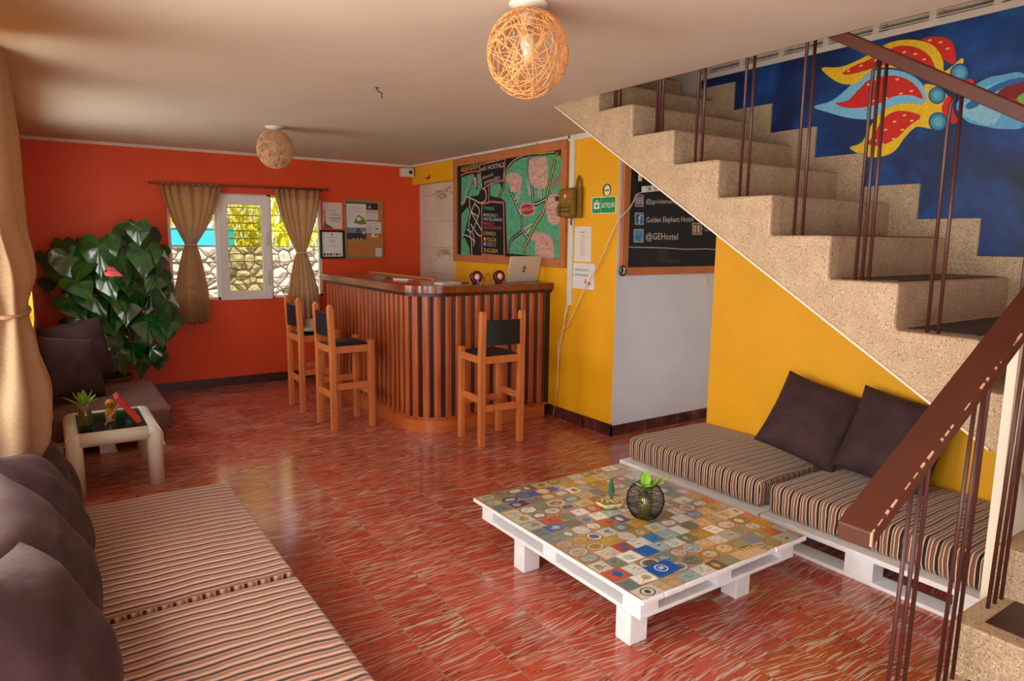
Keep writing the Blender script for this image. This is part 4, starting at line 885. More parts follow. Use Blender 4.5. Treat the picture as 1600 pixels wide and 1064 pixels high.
# first-aid pouch hanging from raceway
py0, py1, pz0, pz1 = 4.44, 4.70, 1.80, 2.03
t = thing('first_aid_pouch', 'olive canvas pouch with red cross badge hanging on the yellow wall', 'pouch', (XB-.05, 4.55, 1.79))
b = MB(); b.bbox((XB-.125, 4.50, 1.79), (XB-.05, 4.685, 2.03), .03, seg=4); b.build('pouch_body', 'olive', t)
b = MB(); b.bbox((XB-.05, 4.47, 1.785), (XB-.026, 4.68, 2.04), .01, seg=3); b.build('back_panel', 'olive', t)
b = MB(); b.tube([(XB-.02, 4.56, 2.02), (XB-.02, 4.55, 2.10), (XB-.02, 4.53, 2.13), (XB-.02, 4.505, 2.10), (XB-.02, 4.50, 2.02)], .010, 8); b.build('hanging_loop', 'olive', t)
b = MB(); b.bbox((XB-.135, 4.51, 1.80), (XB-.12, 4.675, 1.90), .006); b.build('front_pocket', 'olive', t)
b = MB(); b.bbox((XB-.142, 4.51, 1.865), (XB-.134, 4.675, 1.878), .002); b.bbox((XB-.142, 4.51, 1.83), (XB-.134, 4.675, 1.843), .002); b.bbox((XB-.145, 4.62, 1.80), (XB-.134, 4.632, 1.9), .002); b.bbox((XB-.13, 4.685, 1.93), (XB-.08, 4.715, 1.97), .005); b.tube([(XB-.03, 4.60, 1.80), (XB-.03, 4.61, 1.76), (XB-.035, 4.60, 1.73)], .007, 6); b.build('strap', plain('dark_olive', (84, 64, 22), .8), t)
A = Art((XB-.1255, 4.575, 1.965), (0, -1, 0), (0, 0, 1), (-1, 0, 0), .0006); A.oval(0, 0, .03, .03, (206, 40, 30), 1); A.rect(-.018, -.005, .018, .005, (240, 236, 230), 2); A.rect(-.005, -.018, .005, .018, (240, 236, 230), 2); A.build('cross_badge', 'art', t, recalc=False)
# vertical raceway and cable ends
b = MB(); b.bbox((XB-.024, 4.60, 1.04), (XB, 4.655, CZ-.04), .003)
t = thing('cable_raceway', 'white vertical cable raceway beside the map board', 'cable raceway', (XB, 4.63, 1.05)); b.build('channel', 'plastic_white', t)
for i in range(3): b = MB(); b.tube([(XB-.02, 4.62+.012*i, 1.06), (XB-.03, 4.65+.01*i, .95), (XB-.02, 4.70-.01*i, .82), (XB-.025, 4.74+.01*i, .6+.05*i), (XB-.02, 4.76, .3), (XB-.03, 4.8, .02)], .0035, 6); b.build('wire', 'cable', t)
# cable from power strip across wall
b = MB(); pts = [on(x, y, 'x', XB-.035) for x, y in ((968, 342), (955, 366), (945, 392), (932, 418), (918, 442), (905, 470), (893, 496), (886, 510), (880, 516))]
pts = [Vector((3.99, YW-.03, 1.985)), Vector((3.93, YW-.04, 1.97)), Vector((3.84, YW-.06, 1.86))]+[pts[0].lerp(Vector((XB-.03, YW-.04, 1.78)), .3)]+pts[1:]
b.tube(smooth([tuple(p) for p in pts], False, 4) if False else pts, .005, 8); tag(b.build('extension_cable', 'cable'), 'long cream cable sagging across the yellow wall', 'cable')
ps = thing('power_strip', 'white power strip hanging on the black chalkboard under the stairs', 'power strip', (4.12, YW-.05, 2.0))
rot = Matrix.Translation((4.13, YW-.05, 2.025)) @ Matrix.Rotation(-.12, 4, 'Y')
b = MB(); b.bbox((-.15, -.02, -.025), (.19, .02, .025), .006, mat=rot); b.build('strip_body', 'plastic_white', ps)
b = MB(); 
for i in range(4): b.lathe([(.015, 0), (.015, .003), (.001, .003)], 12, mat=rot @ Matrix.Translation((-.1+.07*i, -.02, 0)) @ Matrix.Rotation(PI/2, 4, 'X'))
b.build('socket', plain('socket_grey', (150, 146, 140), .5), ps)
b = MB(); b.tube([(4.10, YW-.05, 2.05), (4.12, YW-.04, 2.13), (4.16, YW-.04, 2.17), (4.19, YW-.04, 2.13), (4.13, YW-.04, 2.16), (4.11, YW-.04, 2.26)], .004, 6); b.build('hanging_cord', 'cable', ps)
b = MB(); b.tube([(3.93, YW-.04, 2.33), (3.95, YW-.04, 2.22), (3.955, YW-.04, 2.14)], .004, 6); b.bbox((3.94, YW-.05, 2.07), (3.97, YW-.03, 2.14), .005)
tag(b.build('hanging_plug', 'cable'), 'white plug end dangling in front of the black chalkboard', 'plug')
t = thing('wall_socket', 'white wall switch plate below the black chalkboard', 'switch plate', (4.83, YW-.004, 1.20)); b = MB(); b.bbox((4.79, YW-.014, 1.19), (4.87, YW-.003, 1.318), .003); b.build('plate', 'plastic_white', t); b = MB(); b.bbox((4.81, YW-.02, 1.235), (4.84, YW-.013, 1.28), .002); b.build('rocker', 'plastic_white', t)
# corner camera and bird sticker, ceiling hook
t = thing('security_camera', 'small white security camera in the corner under the ceiling', 'camera', (3.70, YR-.05, 2.33)); b = MB(); b.bbox((3.60, YR-.10, 2.33), (3.75, YR-.0, 2.435), .012, seg=3); b.build('housing', 'plastic_white', t)
b = MB(); b.lathe([(.022, 0), (.022, .008), (.001, .012)], 16, mat=Matrix.Translation((3.70, YR-.10, 2.385)) @ Matrix.Rotation(PI/2, 4, 'X')); b.build('lens', 'black', t)
b = MB(); b.bbox((3.71, YR-.06, 2.43), (3.74, YR-.02, CZ-.03), .004); b.build('bracket', 'plastic_white', t)
A = Art((XB, 0, 0), (0, -1, 0), (0, 0, 1), (-1, 0, 0), .001); b6 = lambda pts: uvx(XB-.001, [(600+x/10, 220+y/10) for x, y in pts])
A.poly(b6([(632, 580), (660, 572), (690, 560), (718, 520), (722, 545), (715, 585), (695, 605), (675, 600), (655, 586)]), (140, 46, 16), 1); A.stroke(b6([(690, 600), (690, 640)]), .004, (80, 30, 16), 1)
tag(A.build('bird_decal', 'art', recalc=False), 'tiny red brown bird decal high on the yellow wall near the corner', 'decal')
b = MB(); b.tube([(1.69, 3.916, CZ), (1.69, 3.916, CZ-.015), (1.70, 3.91, CZ-.022), (1.715, 3.905, CZ-.03), (1.715, 3.905, CZ-.06)], .003, 6); b.lathe([(.012, 0), (.01, -.003), (.001, -.003)], 10, c=(1.69, 3.916, CZ)); tag(b.build('ceiling_hook', 'black_metal'), 'small dark metal hook screwed into the bare ceiling', 'hook')
# ================================================================== CEILING LAMPS
def lamp(label, x, y, r, zc, n, m, seed):
    random.seed(seed); t = thing('ceiling_lamp', label, 'ceiling lamp', (x, y, CZ))
    b = MB(); b.lathe([(.001, 0), (.072, 0), (.074, -.006), (.06, -.014), (.032, -.018), (.028, -.05), (.026, -.075), (.001, -.075)], 28, c=(x, y, CZ)); b.build('ceiling_rose', 'plastic_white', t)
    b = MB(); b.lathe([(.001, -.06), (.014, -.055), (.018, -.03), (.03, 0.0), (.026, .03), (.001, .04)], 16, c=(x, y, zc+.03)); b.build('bulb', plain('bulb_white', (236, 232, 222), .3), t)
    b = MB()
    for i in range(n):
        nrm = Vector((random.gauss(0, 1), random.gauss(0, 1), random.gauss(0, 1))).normalized()
        off = random.uniform(-.55, .55)*r; rr = math.sqrt(r*r-off*off)
        u = nrm.orthogonal().normalized(); w = nrm.cross(u); a0 = random.uniform(0, 6); k = random.randint(22, 34); c = Vector((x, y, zc))+nrm*off
        pts = [c+u*(rr*math.cos(a0+j*2*PI/32))+w*(rr*math.sin(a0+j*2*PI/32)) for j in range(k)]
        j1, j2 = random.uniform(.985, 1.02), random.uniform(.985, 1.02)
        pts = [Vector((x, y, zc))+(p-Vector((x, y, zc)))*lerp(j1, j2, q/k) for q, p in enumerate(pts)]
        pts = [Vector((p.x, p.y, zc+(p.z-zc)*1.06)) for p in pts if not (p.z-zc > r*.93)]
        if len(pts) > 3: b.tube(pts, random.uniform(.0013, .0026), 5)
    b.build('woven_shade', m, t, recalc=False)
lamp('orange tan woven rattan ball lamp on the ceiling nearest the camera', 1.567, 2.213, .152, 2.297, 74, 'rattan', 11)
lamp('woven rattan ball lamp farther back, before the red wall', 1.604, 5.765, .142, 2.30, 92, 'rattan_dry', 5)
# ================================================================== COFFEE TABLE
TX0, TX1, TY0, TY1, TT = 1.77, 2.83, 1.705, 2.945, .255
ct = thing('coffee_table', 'low white pallet coffee table covered with glossy beer labels', 'coffee table', ((TX0+TX1)/2, (TY0+TY1)/2, 0))
n = 9; wd = (TX1-TX0)/n
for i in range(n):
    b = MB(); b.bbox((TX0+i*wd+.003, TY0+random.uniform(-.006, .004), TT-.02), (TX0+(i+1)*wd-.003, TY1, TT), .003); b.build('top_board', 'white_wood', ct)
for y in (TY0+.04, (TY0+TY1)/2-.05, TY1-.14):
    b = MB(); b.bbox((TX0+.03, y, TT-.042), (TX1-.03, y+.1, TT-.0205), .002); b.build('cross_board', 'white_wood', ct)
for x in (TX0+.035, (TX0+TX1)/2-.05, TX1-.135):
    for y in (TY0+.04, (TY0+TY1)/2-.05, TY1-.14): b = MB(); b.bbox((x, y, TT-.09), (x+.1, y+.1, TT-.0425), .002); b.build('block', 'white_wood', ct)
for x in (TX0+.035, (TX0+TX1)/2-.05, TX1-.135): b = MB(); b.bbox((x, TY0+.04, TT-.108), (x+.1, TY1-.04, TT-.0905), .002); b.build('bottom_board', 'white_wood', ct)
for y in (TY0+.039, TY1-.139): b = MB(); b.bbox((TX0+.034, y, TT-.1085), (TX1-.034, y+.1, TT-.091), .002); b.build('bottom_board', 'white_wood', ct)
for x, y in ((1.818, 1.808), (2.475, 1.808), (1.81, 2.53), (2.475, 2.53)): b = MB(); b.bbox((x, y, 0), (x+.095, y+.085, TT-.1085), .003); b.build('leg', 'white_wood', ct)
A = Art((TX0, TY0, TT), (1, 0, 0), (0, 1, 0), (0, 0, 1), .00035); random.seed(21)
w, h = TX1-TX0, TY1-TY0; A.rect(.004, .006, w-.004, h-.004, (178, 140, 112), 1)
pal = [(200, 206, 200), (222, 224, 218), (180, 190, 188), (206, 204, 190), (150, 176, 190), (190, 200, 196), (110, 130, 134), (52, 120, 176), (24, 100, 190), (40, 54, 92), (160, 150, 130), (168, 128, 50), (190, 156, 70), (196, 180, 140), (96, 96, 84), (150, 180, 186), (206, 178, 150), (110, 130, 110), (180, 80, 60), (224, 224, 216), (204, 210, 204), (186, 160, 120)]
ny = 15
for j in range(ny):
    x = .012; hh = h/ny
    while x < w-.04:
        ww = random.choice([.07, .08, .09, .10]); 
        if x+ww > w-.006: ww = w-.008-x
        cx, cy = x+ww/2, (j+.5)*hh+random.uniform(-.006, .006); hx, hy = ww*.5, hh*random.uniform(.42, .52); a = random.uniform(-.09, .09); co, si = math.cos(a), math.sin(a)
        gold = -.3+.95*(x/w)*(.5+.5*j/ny)+.25*(j/ny)  # more gold labels toward right and back: yellow wall's reflection painted into the collage
        base = random.choice((pal+pal[:5]+pal[17:19]*2) if random.random() > gold*.6 else [(196, 150, 60), (206, 176, 110), (180, 130, 40), (200, 170, 130)])
        ink = random.choice([(60, 56, 50), (40, 60, 110), (150, 60, 46), (70, 96, 70), (120, 90, 50), (232, 228, 216)])
        def R_(px, py): return (min(max(cx+px*co-py*si, .004), w-.004), min(max(cy+px*si+py*co, .004), h-.004))
        def rc(x0, y0, x1, y1, c, k): A.poly([R_(x0, y0), R_(x1, y0), R_(x1, y1), R_(x0, y1)], c, k)
        def ov(px, py, rx, ry, c, k, m_=16): A.poly([R_(px+rx*math.cos(2*PI*t/m_), py+ry*math.sin(2*PI*t/m_)) for t in range(m_)], c, k)
        kk = 2+.35*((j+int(x*30)) % 3)
        if random.random() < .30:
            ov(0, 0, hx, hy, ink, kk); ov(0, 0, hx*.93, hy*.90, base, kk+.4)
            if random.random() < .7: ov(0, 0, hx*.7, hy*.62, random.choice(pal), kk+.8)
        else:
            rc(-hx, -hy, hx, hy, base, kk)
            if random.random() < .5: rc(-hx*.9, -hy*.85, hx*.9, hy*.85, tuple(min(255, int(q*1.1)) for q in base), kk+.4)
            if random.random() < .5: ov(random.uniform(-.3, .3)*hx, 0, hx*.45, hy*.6, random.choice(pal), kk+.8)
        for q in range(random.randint(2, 4)):
            px = random.uniform(-.6, .1)*hx; py = random.uniform(-.6, .6)*hy; rc(px, py, px+random.uniform(.3, .7)*hx, py+hy*.09, ink, kk+1.2)
        x += ww+.004
def tc_(px, py): p = on(px, py, 'z', TT); return (p.x-TX0, p.y-TY0)
A.poly([tc_(1004, 888), tc_(1040, 874), tc_(1068, 888), tc_(1030, 901)], (14, 90, 190), 5); q = tc_(1033, 888)
A.oval(q[0], q[1], .03, .03, (226, 236, 240), 5.4); A.oval(q[0], q[1], .024, .024, (14, 90, 190), 5.8); A.rect(q[0]-.014, q[1]-.01, q[0]+.014, q[1]+.012, (190, 210, 230), 6.2)
A.poly([tc_(1150, 862), tc_(1178, 852), tc_(1200, 862), tc_(1170, 873)], (206, 176, 150), 5); q = tc_(1160, 861); A.text('1776', q[0]-.0, q[1]-.01, .085, .035, (40, 34, 30), 5.6)
q = tc_(1012, 925); A.rect(q[0]-.055, q[1]-.035, q[0]+.055, q[1]+.04, (216, 206, 186), 5); A.oval(q[0], q[1], .034, .03, (50, 60, 66), 5.4); A.oval(q[0], q[1], .028, .024, (206, 210, 206), 5.8); A.oval(q[0], q[1], .012, .014, (50, 60, 66), 6.2)
q = tc_(848, 768); A.rect(q[0]-.09, q[1]-.03, q[0]+.09, q[1]+.03, (20, 90, 170), 5); A.oval(q[0], q[1], .04, .042, (214, 150, 40), 5.4); A.oval(q[0], q[1], .03, .03, (222, 206, 176), 5.8)
A.build('label_collage', 'collage', ct, recalc=False)
# ---- vase on the table
vx, vy = 2.345, 2.265; zt = TT+.003
t = thing('wire_vase', 'round black wire vase around a glass with green cuttings on coffee table', 'vase', (vx, vy, zt))
b = MB(); pr = [(.038, .0), (.062, .012), (.083, .045), (.092, .085), (.086, .125), (.068, .155), (.05, .17)]
N = 56
for i in range(N):
    a = 2*PI*i/N; b.tube([(vx+r*math.cos(a), vy+r*math.sin(a), zt+z+.002) for r, z in pr], .0011, 4, cap=False)
sp_ = smooth([(r, z) for r, z in pr], False, 5)
for i in range(len(sp_)):
    if i % 2 == 0: r, z = sp_[i]; b.tube([(vx+r*math.cos(2*PI*j/40), vy+r*math.sin(2*PI*j/40), zt+z+.002) for j in range(40)], .0009, 4, closed=True)
b.build('wire_cage', 'black_metal', t, recalc=False)
b = MB(); b.lathe([(.001, .004), (.034, .004), (.036, .14), (.0345, .14), (.033, .008), (.001, .008)], 24, c=(vx, vy, zt)); b.build('glass_tube', 'glass', t)
b = MB(); b.lathe([(.001, .009), (.0325, .009), (.033, .10), (.001, .105)], 20, c=(vx, vy, zt)); b.build('pebbles', plain('golden_pebbles', (170, 150, 60), .5, .4, 90, bump=.8, bscale=90), t)
b = MB()
def blade(b, base, dr, L, wd, curl=.2, mi=0):
    d = Vector(dr).normalized(); s = d.cross(Vector((0, 0, 1)));
    if s.length < .05: s = Vector((1, 0, 0))
    s.normalize(); up = s.cross(d)
    def f(u, v):
        c = math.sin(min(1, v*1.02)*PI*.93+.12)*wd; x = (u-.5)*2
        return tuple(Vector(base)+d*(L*v)+s*(x*c)+up*(curl*L*v*v+abs(x)*c*.35))
    b.grid(f, 4, 8, mi)
for dr, L, wd in (((.05, .05, 1), .115, .020), ((.45, -.30, .55), .09, .016), ((.75, -.45, .60), .13, .012), ((-.5, .1, .40), .07, .026), ((.1, .4, .8), .09, .012), ((-.1, -.4, .4), .06, .022)):
    blade(b, (vx+dr[0]*.02, vy+dr[1]*.02, zt+.135), dr, L, wd*1.2, .1)
b.build('leaves', 'leaf_light', t, solid=.002, recalc=False)
b = MB(); [b.tube([(vx+.006*k, vy, zt+.05), (vx+.01*k, vy+.004*k, zt+.15)], .004, 6) for k in (-1, 0, 1)]; b.build('stems', 'stem', t)
# ---- succulent in shell
sx, sy = 2.30, 2.46
t = thing('succulent', 'small grey green succulent in a pale shell of pebbles beside the wire vase', 'succulent', (sx, sy, zt))
b = MB()
def shell(u, v):
    a = 2*PI*u; r = .066*math.sin(min(v, 1)*PI*.5)**.6*(1+.12*math.cos(5*a)); return (sx+r*1.15*math.cos(a), sy+r*.85*math.sin(a), zt+.03*v*v+.001)
b.grid(shell, 24, 6, closeu=True); b.build('shell_dish', 'shell', t, solid=.004, recalc=False)
b = MB(); random.seed(4)
for i in range(26): a, r = random.uniform(0, 6.3), random.uniform(0, .045); q = random.uniform(.006, .012); b.sphere((sx+r*1.1*math.cos(a), sy+r*.8*math.sin(a), zt+.026+random.uniform(0, .01)), q, 7, 5, sc=(1, 1, .7))
b.build('pebbles', 'pebble', t)
b = MB()
for i in range(46):
    z = .035+i/46*.10; a = i*2.4; d = (.55*math.cos(a), .55*math.sin(a), 1.2); blade(b, (sx, sy, zt+z), d, .05*(1-i/70), .008, .0)
b.tube([(sx, sy, zt+.03), (sx, sy, zt+.13)], .006, 6); b.build('leaves', 'succulent', t, solid=.0015, recalc=False)
# ================================================================== RIGHT SOFAS
def pallet(name, label, x0, x1, y0, y1, ztop, grp, along='y', front='x0'):
    t = thing(name, label, 'pallet base', ((x0+x1)/2, (y0+y1)/2, 0), 0, grp)
    n = 6
    for i in range(n):
        a = x0+(x1-x0)*i/n; b = MB(); b.bbox((a+.004, y0, ztop-.026), (a+(x1-x0)/n-.004, y1, ztop), .003); b.build('top_board', 'white_wood', t)
    for y in (y0, (y0+y1)/2-.07, y1-.14):
        b = MB(); b.bbox((x0+.004, y, ztop-.045), (x1, y+.14, ztop-.0262), .002); b.build('cross_board', 'white_wood', t)
        for x in (x0+.004, (x0+x1)/2-.05, x1-.1): b = MB(); b.bbox((x, y, .02), (x+.1, y+.14, ztop-.0455), .002); b.build('block', 'white_wood', t)
    for x in (x0, (x0+x1)/2-.05, x1-.1): b = MB(); b.bbox((x, y0, 0), (x+.11, y1, .0195), .002); b.build('bottom_board', 'white_wood', t)
    return t
pallet('sofa_pallet', 'white pallet base under the far striped mattress by the white wall', 3.11, 3.93, 2.17, 3.26, .14, 'white pallet sofa bases')
pallet('sofa_pallet', 'white pallet base under the striped mattress nearest the stairs', 3.11, 3.93, 1.05, 2.155, .14, 'white pallet sofa bases')
def mattress(label, a, b_, m, r=.05, group=None, seed=0, name='mattress'):
    (x0, y0, z0), (x1, y1, z1) = a, b_; nx, ny, nz = 22, 28, 5
    bm = bmesh.new(); bmesh.ops.create_cube(bm, size=1)
    for v in bm.verts: v.co = Vector([(a[i]+b_[i])/2+v.co[i]*abs(b_[i]-a[i]) for i in range(3)])
    bmesh.ops.bevel(bm, geom=bm.edges[:], offset=r, segments=4, affect='EDGES', profile=.6)
    bmesh.ops.subdivide_edges(bm, edges=[e for e in bm.edges if e.calc_length() > .3], cuts=16, use_grid_fill=True)
    for v in bm.verts:
        k = noise.noise((v.co.x*5+seed, v.co.y*5, v.co.z*5))*.006
        if v.co.z > z0+.5*(z1-z0): 
            u_ = (v.co.x-x0)/(x1-x0); w_ = (v.co.y-y0)/(y1-y0)
            v.co.z += k+.012*math.sin(PI*min(1, max(0, u_)))*math.sin(PI*min(1, max(0, w_)))
        if v.co.z < z0+.012: v.co.z = max(v.co.z, z0)
    me = bpy.data.meshes.new(name); 
    cx, cy = (x0+x1)/2, (y0+y1)/2
    for v in bm.verts: v.co -= Vector((cx, cy, z0))
    for f in bm.faces: f.smooth = True
    bm.to_mesh(me); bm.free(); me.materials.append(M[m]); o = bpy.data.objects.new(name, me); o.location = (cx, cy, z0); COL.objects.link(o)
    return tag(o, label, 'mattress', group)
mattress('fine striped brown mattress by the white wall on far right pallet', (3.16, 2.20, .141), (3.925, 3.235, .30), 'stripe_fine', .045, 'striped mattresses of the right sofa', 1)
mattress('fine striped brown mattress nearest the stairs on right pallet', (3.16, 1.06, .141), (3.925, 2.15, .305), 'stripe_fine', .045, 'striped mattresses of the right sofa', 2)
def pillow(label, loc, rot, w, h, th, seed=0, group=None, m='velvet', cat='cushion', name='cushion', sag=0.0):
    b = MB(); n = 24
    def f(sgn):
        def g(u, v):
            x, y = u*2-1, v*2-1
            e = (max(0, 1-abs(x)**2.2)*max(0, 1-abs(y)**2.2))**.5
            pin = 1-.10*(abs(x)*(1-abs(y)))**1-.0; pin2 = 1-.10*(abs(y)*(1-abs(x)))
            sx_ = x*(1-.055*(1-y*y)**1)*1.0 if abs(x) > .0 else x; sy_ = y*(1-.055*(1-x*x))
            wr = noise.noise((x*2.3+seed, y*2.3, sgn*.6))*.14+noise.noise((x*6+seed, y*6, sgn))*.04
            return (sx_*w/2, sy_*h/2-sag*e*.0, sgn*th/2*e*(1+wr)+noise.noise((x*1.5, y*1.5, seed))*.01)
        return g
    b.grid(f(1), n, n); b.grid(f(-1), n, n)
    me_o = b.build(name, m, None)
    me_o.location = loc; me_o.rotation_euler = rot
    return tag(me_o, label, cat, group)
# rotation: local X = width, local Y = height, local Z = facing
def facing(px, nx_, nz_, roll=0, yaw_=0):
    """cushion whose face looks along horizontal angle px (radians) with lean"""
    z = Vector((math.cos(px)*math.cos(nz_), math.sin(px)*math.cos(nz_), math.sin(nz_)))
    x = Vector((0, 0, 1)).cross(z).normalized(); y = z.cross(x)
    m = Matrix((x, y, z)).transposed() @ Matrix.Rotation(roll, 3, 'Z'); return m.to_euler()
pillow('plum velvet cushion, left of the two on the right sofa', (3.71, 2.27, .550), facing(PI+.32, 0, .50, -.26), .49, .49, .21, 3, 'plum cushions on the right sofa')
pillow('plum velvet cushion half behind the brown handrail on the right sofa', (3.74, 1.80, .545), facing(PI+.12, 0, .45, -.14), .50, .50, .21, 8, 'plum cushions on the right sofa')
# ================================================================== LEFT COUCH
pallet('sofa_pallet', 'white pallet base under the far striped mattress of the left couch', -.34, .66, 2.47, 3.60, .16, 'pallet bases of the left couch')
pallet('sofa_pallet', 'white pallet base under the near striped mattress of the left couch', -.34, .66, 1.28, 2.44, .16, 'pallet bases of the left couch')
mattress('wide striped brown mattress of the left couch, beyond its seam', (-.35, 2.465, .161), (.70, 3.62, .352), 'stripe_wide', .03, 'striped mattresses of the left couch', 3)
mattress('wide striped brown mattress of the left couch nearest the camera', (-.35, 1.25, .161), (.70, 2.445, .352), 'stripe_wide', .03, 'striped mattresses of the left couch', 4)
for i, (y, z, x, th, nm) in enumerate(((3.37, .58, -.085, .22, 'farthest of the row on the left couch, under the curtain'), (2.86, .60, -.085, .24, 'second from the curtain in the row on the left couch'), (2.35, .605, -.08, .24, 'third from the curtain in the row on the left couch'), (1.84, .615, -.075, .25, 'nearest the camera on the left couch'))):
    pillow('dark plum velvet cushion, '+nm, (x, y, z), facing(-.12, 0, .42, (.25, -.3, .2, -.25)[i]), .52, .52, th, 20+i*3, 'plum cushions along the left couch')
# ================================================================== DAYBED, SIDE TABLE
pallet('sofa_pallet', 'white pallet base under the plain brown daybed in the corner', -.09, .66, 5.72, 6.93, .13, None)
mattress('plain brown suede daybed mattress in the corner below the plant', (-.09, 5.68, .131), (.73, 6.95, .30), 'suede', .035, None, 6)
pillow('plum cushion leaning against the corner, behind another on the daybed', (.17, 6.72, .63), facing(-PI/2+.25, 0, .2, .12), .50, .52, .15, 31, 'plum cushions on the daybed')
pillow('plum cushion in front on the daybed, facing the side table', (.12, 6.30, .57), facing(-PI/2+.75, 0, .4, -.2), .50, .50, .18, 35, 'plum cushions on the daybed')
sd = thing('side_table', 'white plastic side table with glass top between couch and daybed', 'side table', (.29, 5.15, 0))
b = MB(); x0, x1, y0, y1, zz = .02, .55, 4.80, 5.50, .39; r = .046
def tb(p, q, b=b): b.tube([p, q], r, 14, cap=True)
for X, Y in ((x0+r, y0+r), (x1-r, y0+r), (x0+r, y1-r), (x1-r, y1-r)):
    b2_ = MB(); cxm, cym = (x0+x1)/2, (y0+y1)/2; dx = .03 if X < cxm else -.03; 
    b2_.tube([(X, Y, 0), (X, Y, zz-r-.04), (X, Y, zz-r-.012), (X+dx*.3, Y, zz-r), (X+dx, Y, zz-r)], r, 14); b2_.build('leg', 'plastic_white', sd)
b = MB()
for Y in (y0+r, y1-r): b.tube([(x0+r+.01, Y, zz-r), (x1-r-.01, Y, zz-r)], r*.97, 14)
for X in (x0+r, x1-r): b.tube([(X, y0+r, zz-r), (X, y1-r, zz-r)], r*.97, 14)
b.build('top_frame', 'plastic_white', sd)
b = MB(); b.bbox((x0+.075, y0+.075, zz-.013), (x1-.075, y1-.075, zz-.006), .002); b.build('glass_top', 'tabletop_glass', sd)
b = MB(); b.box((x0+.07, y0+.07, zz-.07), (x1-.07, y1-.07, zz-.066)); b.build('lower_shelf', plain('shelf_dark', (90, 96, 92), .4), sd)
gz = zz-.0055
t = thing('glass_vase', 'clear ribbed glass with green sprigs on the white side table', 'vase', (.14, 5.0, gz))
b = MB(); b.lathe([(.001, 0), (.036, 0), (.038, .16), (.0362, .16), (.034, .006), (.001, .006)], 24, c=(.14, 5.0, gz)); b.build('glass', 'glass', t)
b = MB()
for i in range(11): b.tube([(.14+.0375*math.cos(2*PI*j/24), 5.0+.0375*math.sin(2*PI*j/24), gz+.03+.011*i) for j in range(24)], .0016, 5, closed=True)
b.build('ribs', plain('rib_olive', (120, 120, 60), .3), t)
b = MB(); b.lathe([(.001, .008), (.0335, .008), (.034, .12), (.001, .12)], 18, c=(.14, 5.0, gz)); b.build('water', plain('green_water', (66, 76, 30), .2), t)
b = MB()
for dr, L, wd in (((0, .0, 1), .10, .022), ((.4, -.1, .7), .10, .02), ((-.8, -.1, .45), .12, .016), ((.6, .2, .5), .08, .018), ((-.3, .3, .9), .09, .018), ((-.6, .3, .9), .1, .010), ((.3, -.4, .6), .08, .018), ((.55, -.1, .25), .07, .018)): blade(b, (.14+dr[0]*.02, 5.0, gz+.15), dr, L, wd, .1)
b.build('leaves', 'leaf_light', t, solid=.002, recalc=False)
t = thing('tent_picture_frame', 'red picture frame standing on brown strut on the side table', 'picture frame', (.37, 5.03, gz))
def bar(p, q, w_, th, mname, nm):
    p, q = Vector(p), Vector(q); d = (q-p); L = d.length; d.normalize(); s_ = Vector((0, 1, 0)); n_ = s_.cross(d).normalized()
    m_ = Matrix((d, s_, n_)).transposed().to_4x4(); m_.translation = p; b = MB(); b.bbox((0, -w_/2, -th/2), (L, w_/2, th/2), .002, mat=m_); return b.build(nm, mname, t)
bar((.315, 5.0, gz+.192), (.435, 5.0, gz+.012), .15, .03, 'red_lacquer', 'frame'); bar((.245, 5.0, gz+.006), (.335, 5.0, gz+.135), .05, .006, 'bench', 'easel_strut')
t = thing('figurine', 'small yellow painted round headed figurine beside the red frame', 'figurine', (.285, 5.10, gz)); fx_, fy_ = .285, 5.10
b = MB(); b.lathe([(.001, .0), (.026, .002), (.03, .03), (.032, .06), (.024, .085), (.014, .098), (.001, .10)], 18, c=(fx_, fy_, gz)); b.build('robe', 'gold', t)
b = MB(); b.sphere((fx_, fy_, gz+.12), .029, 16, 12); b.build('head', 'gold', t)
A = Art((fx_, fy_-.0325, gz), (1, 0, 0), (0, 0, 1), (0, -1, 0)); A.oval(.012, .04, .012, .018, (110, 50, 60), 1); A.oval(-.008, .03, .012, .02, (230, 220, 200), 1.5); A.oval(.008, .122, .006, .006, (90, 50, 20), 1); A.oval(-.008, .122, .006, .006, (90, 50, 20), 1); A.build('painted_detail', 'art', t, recalc=False)
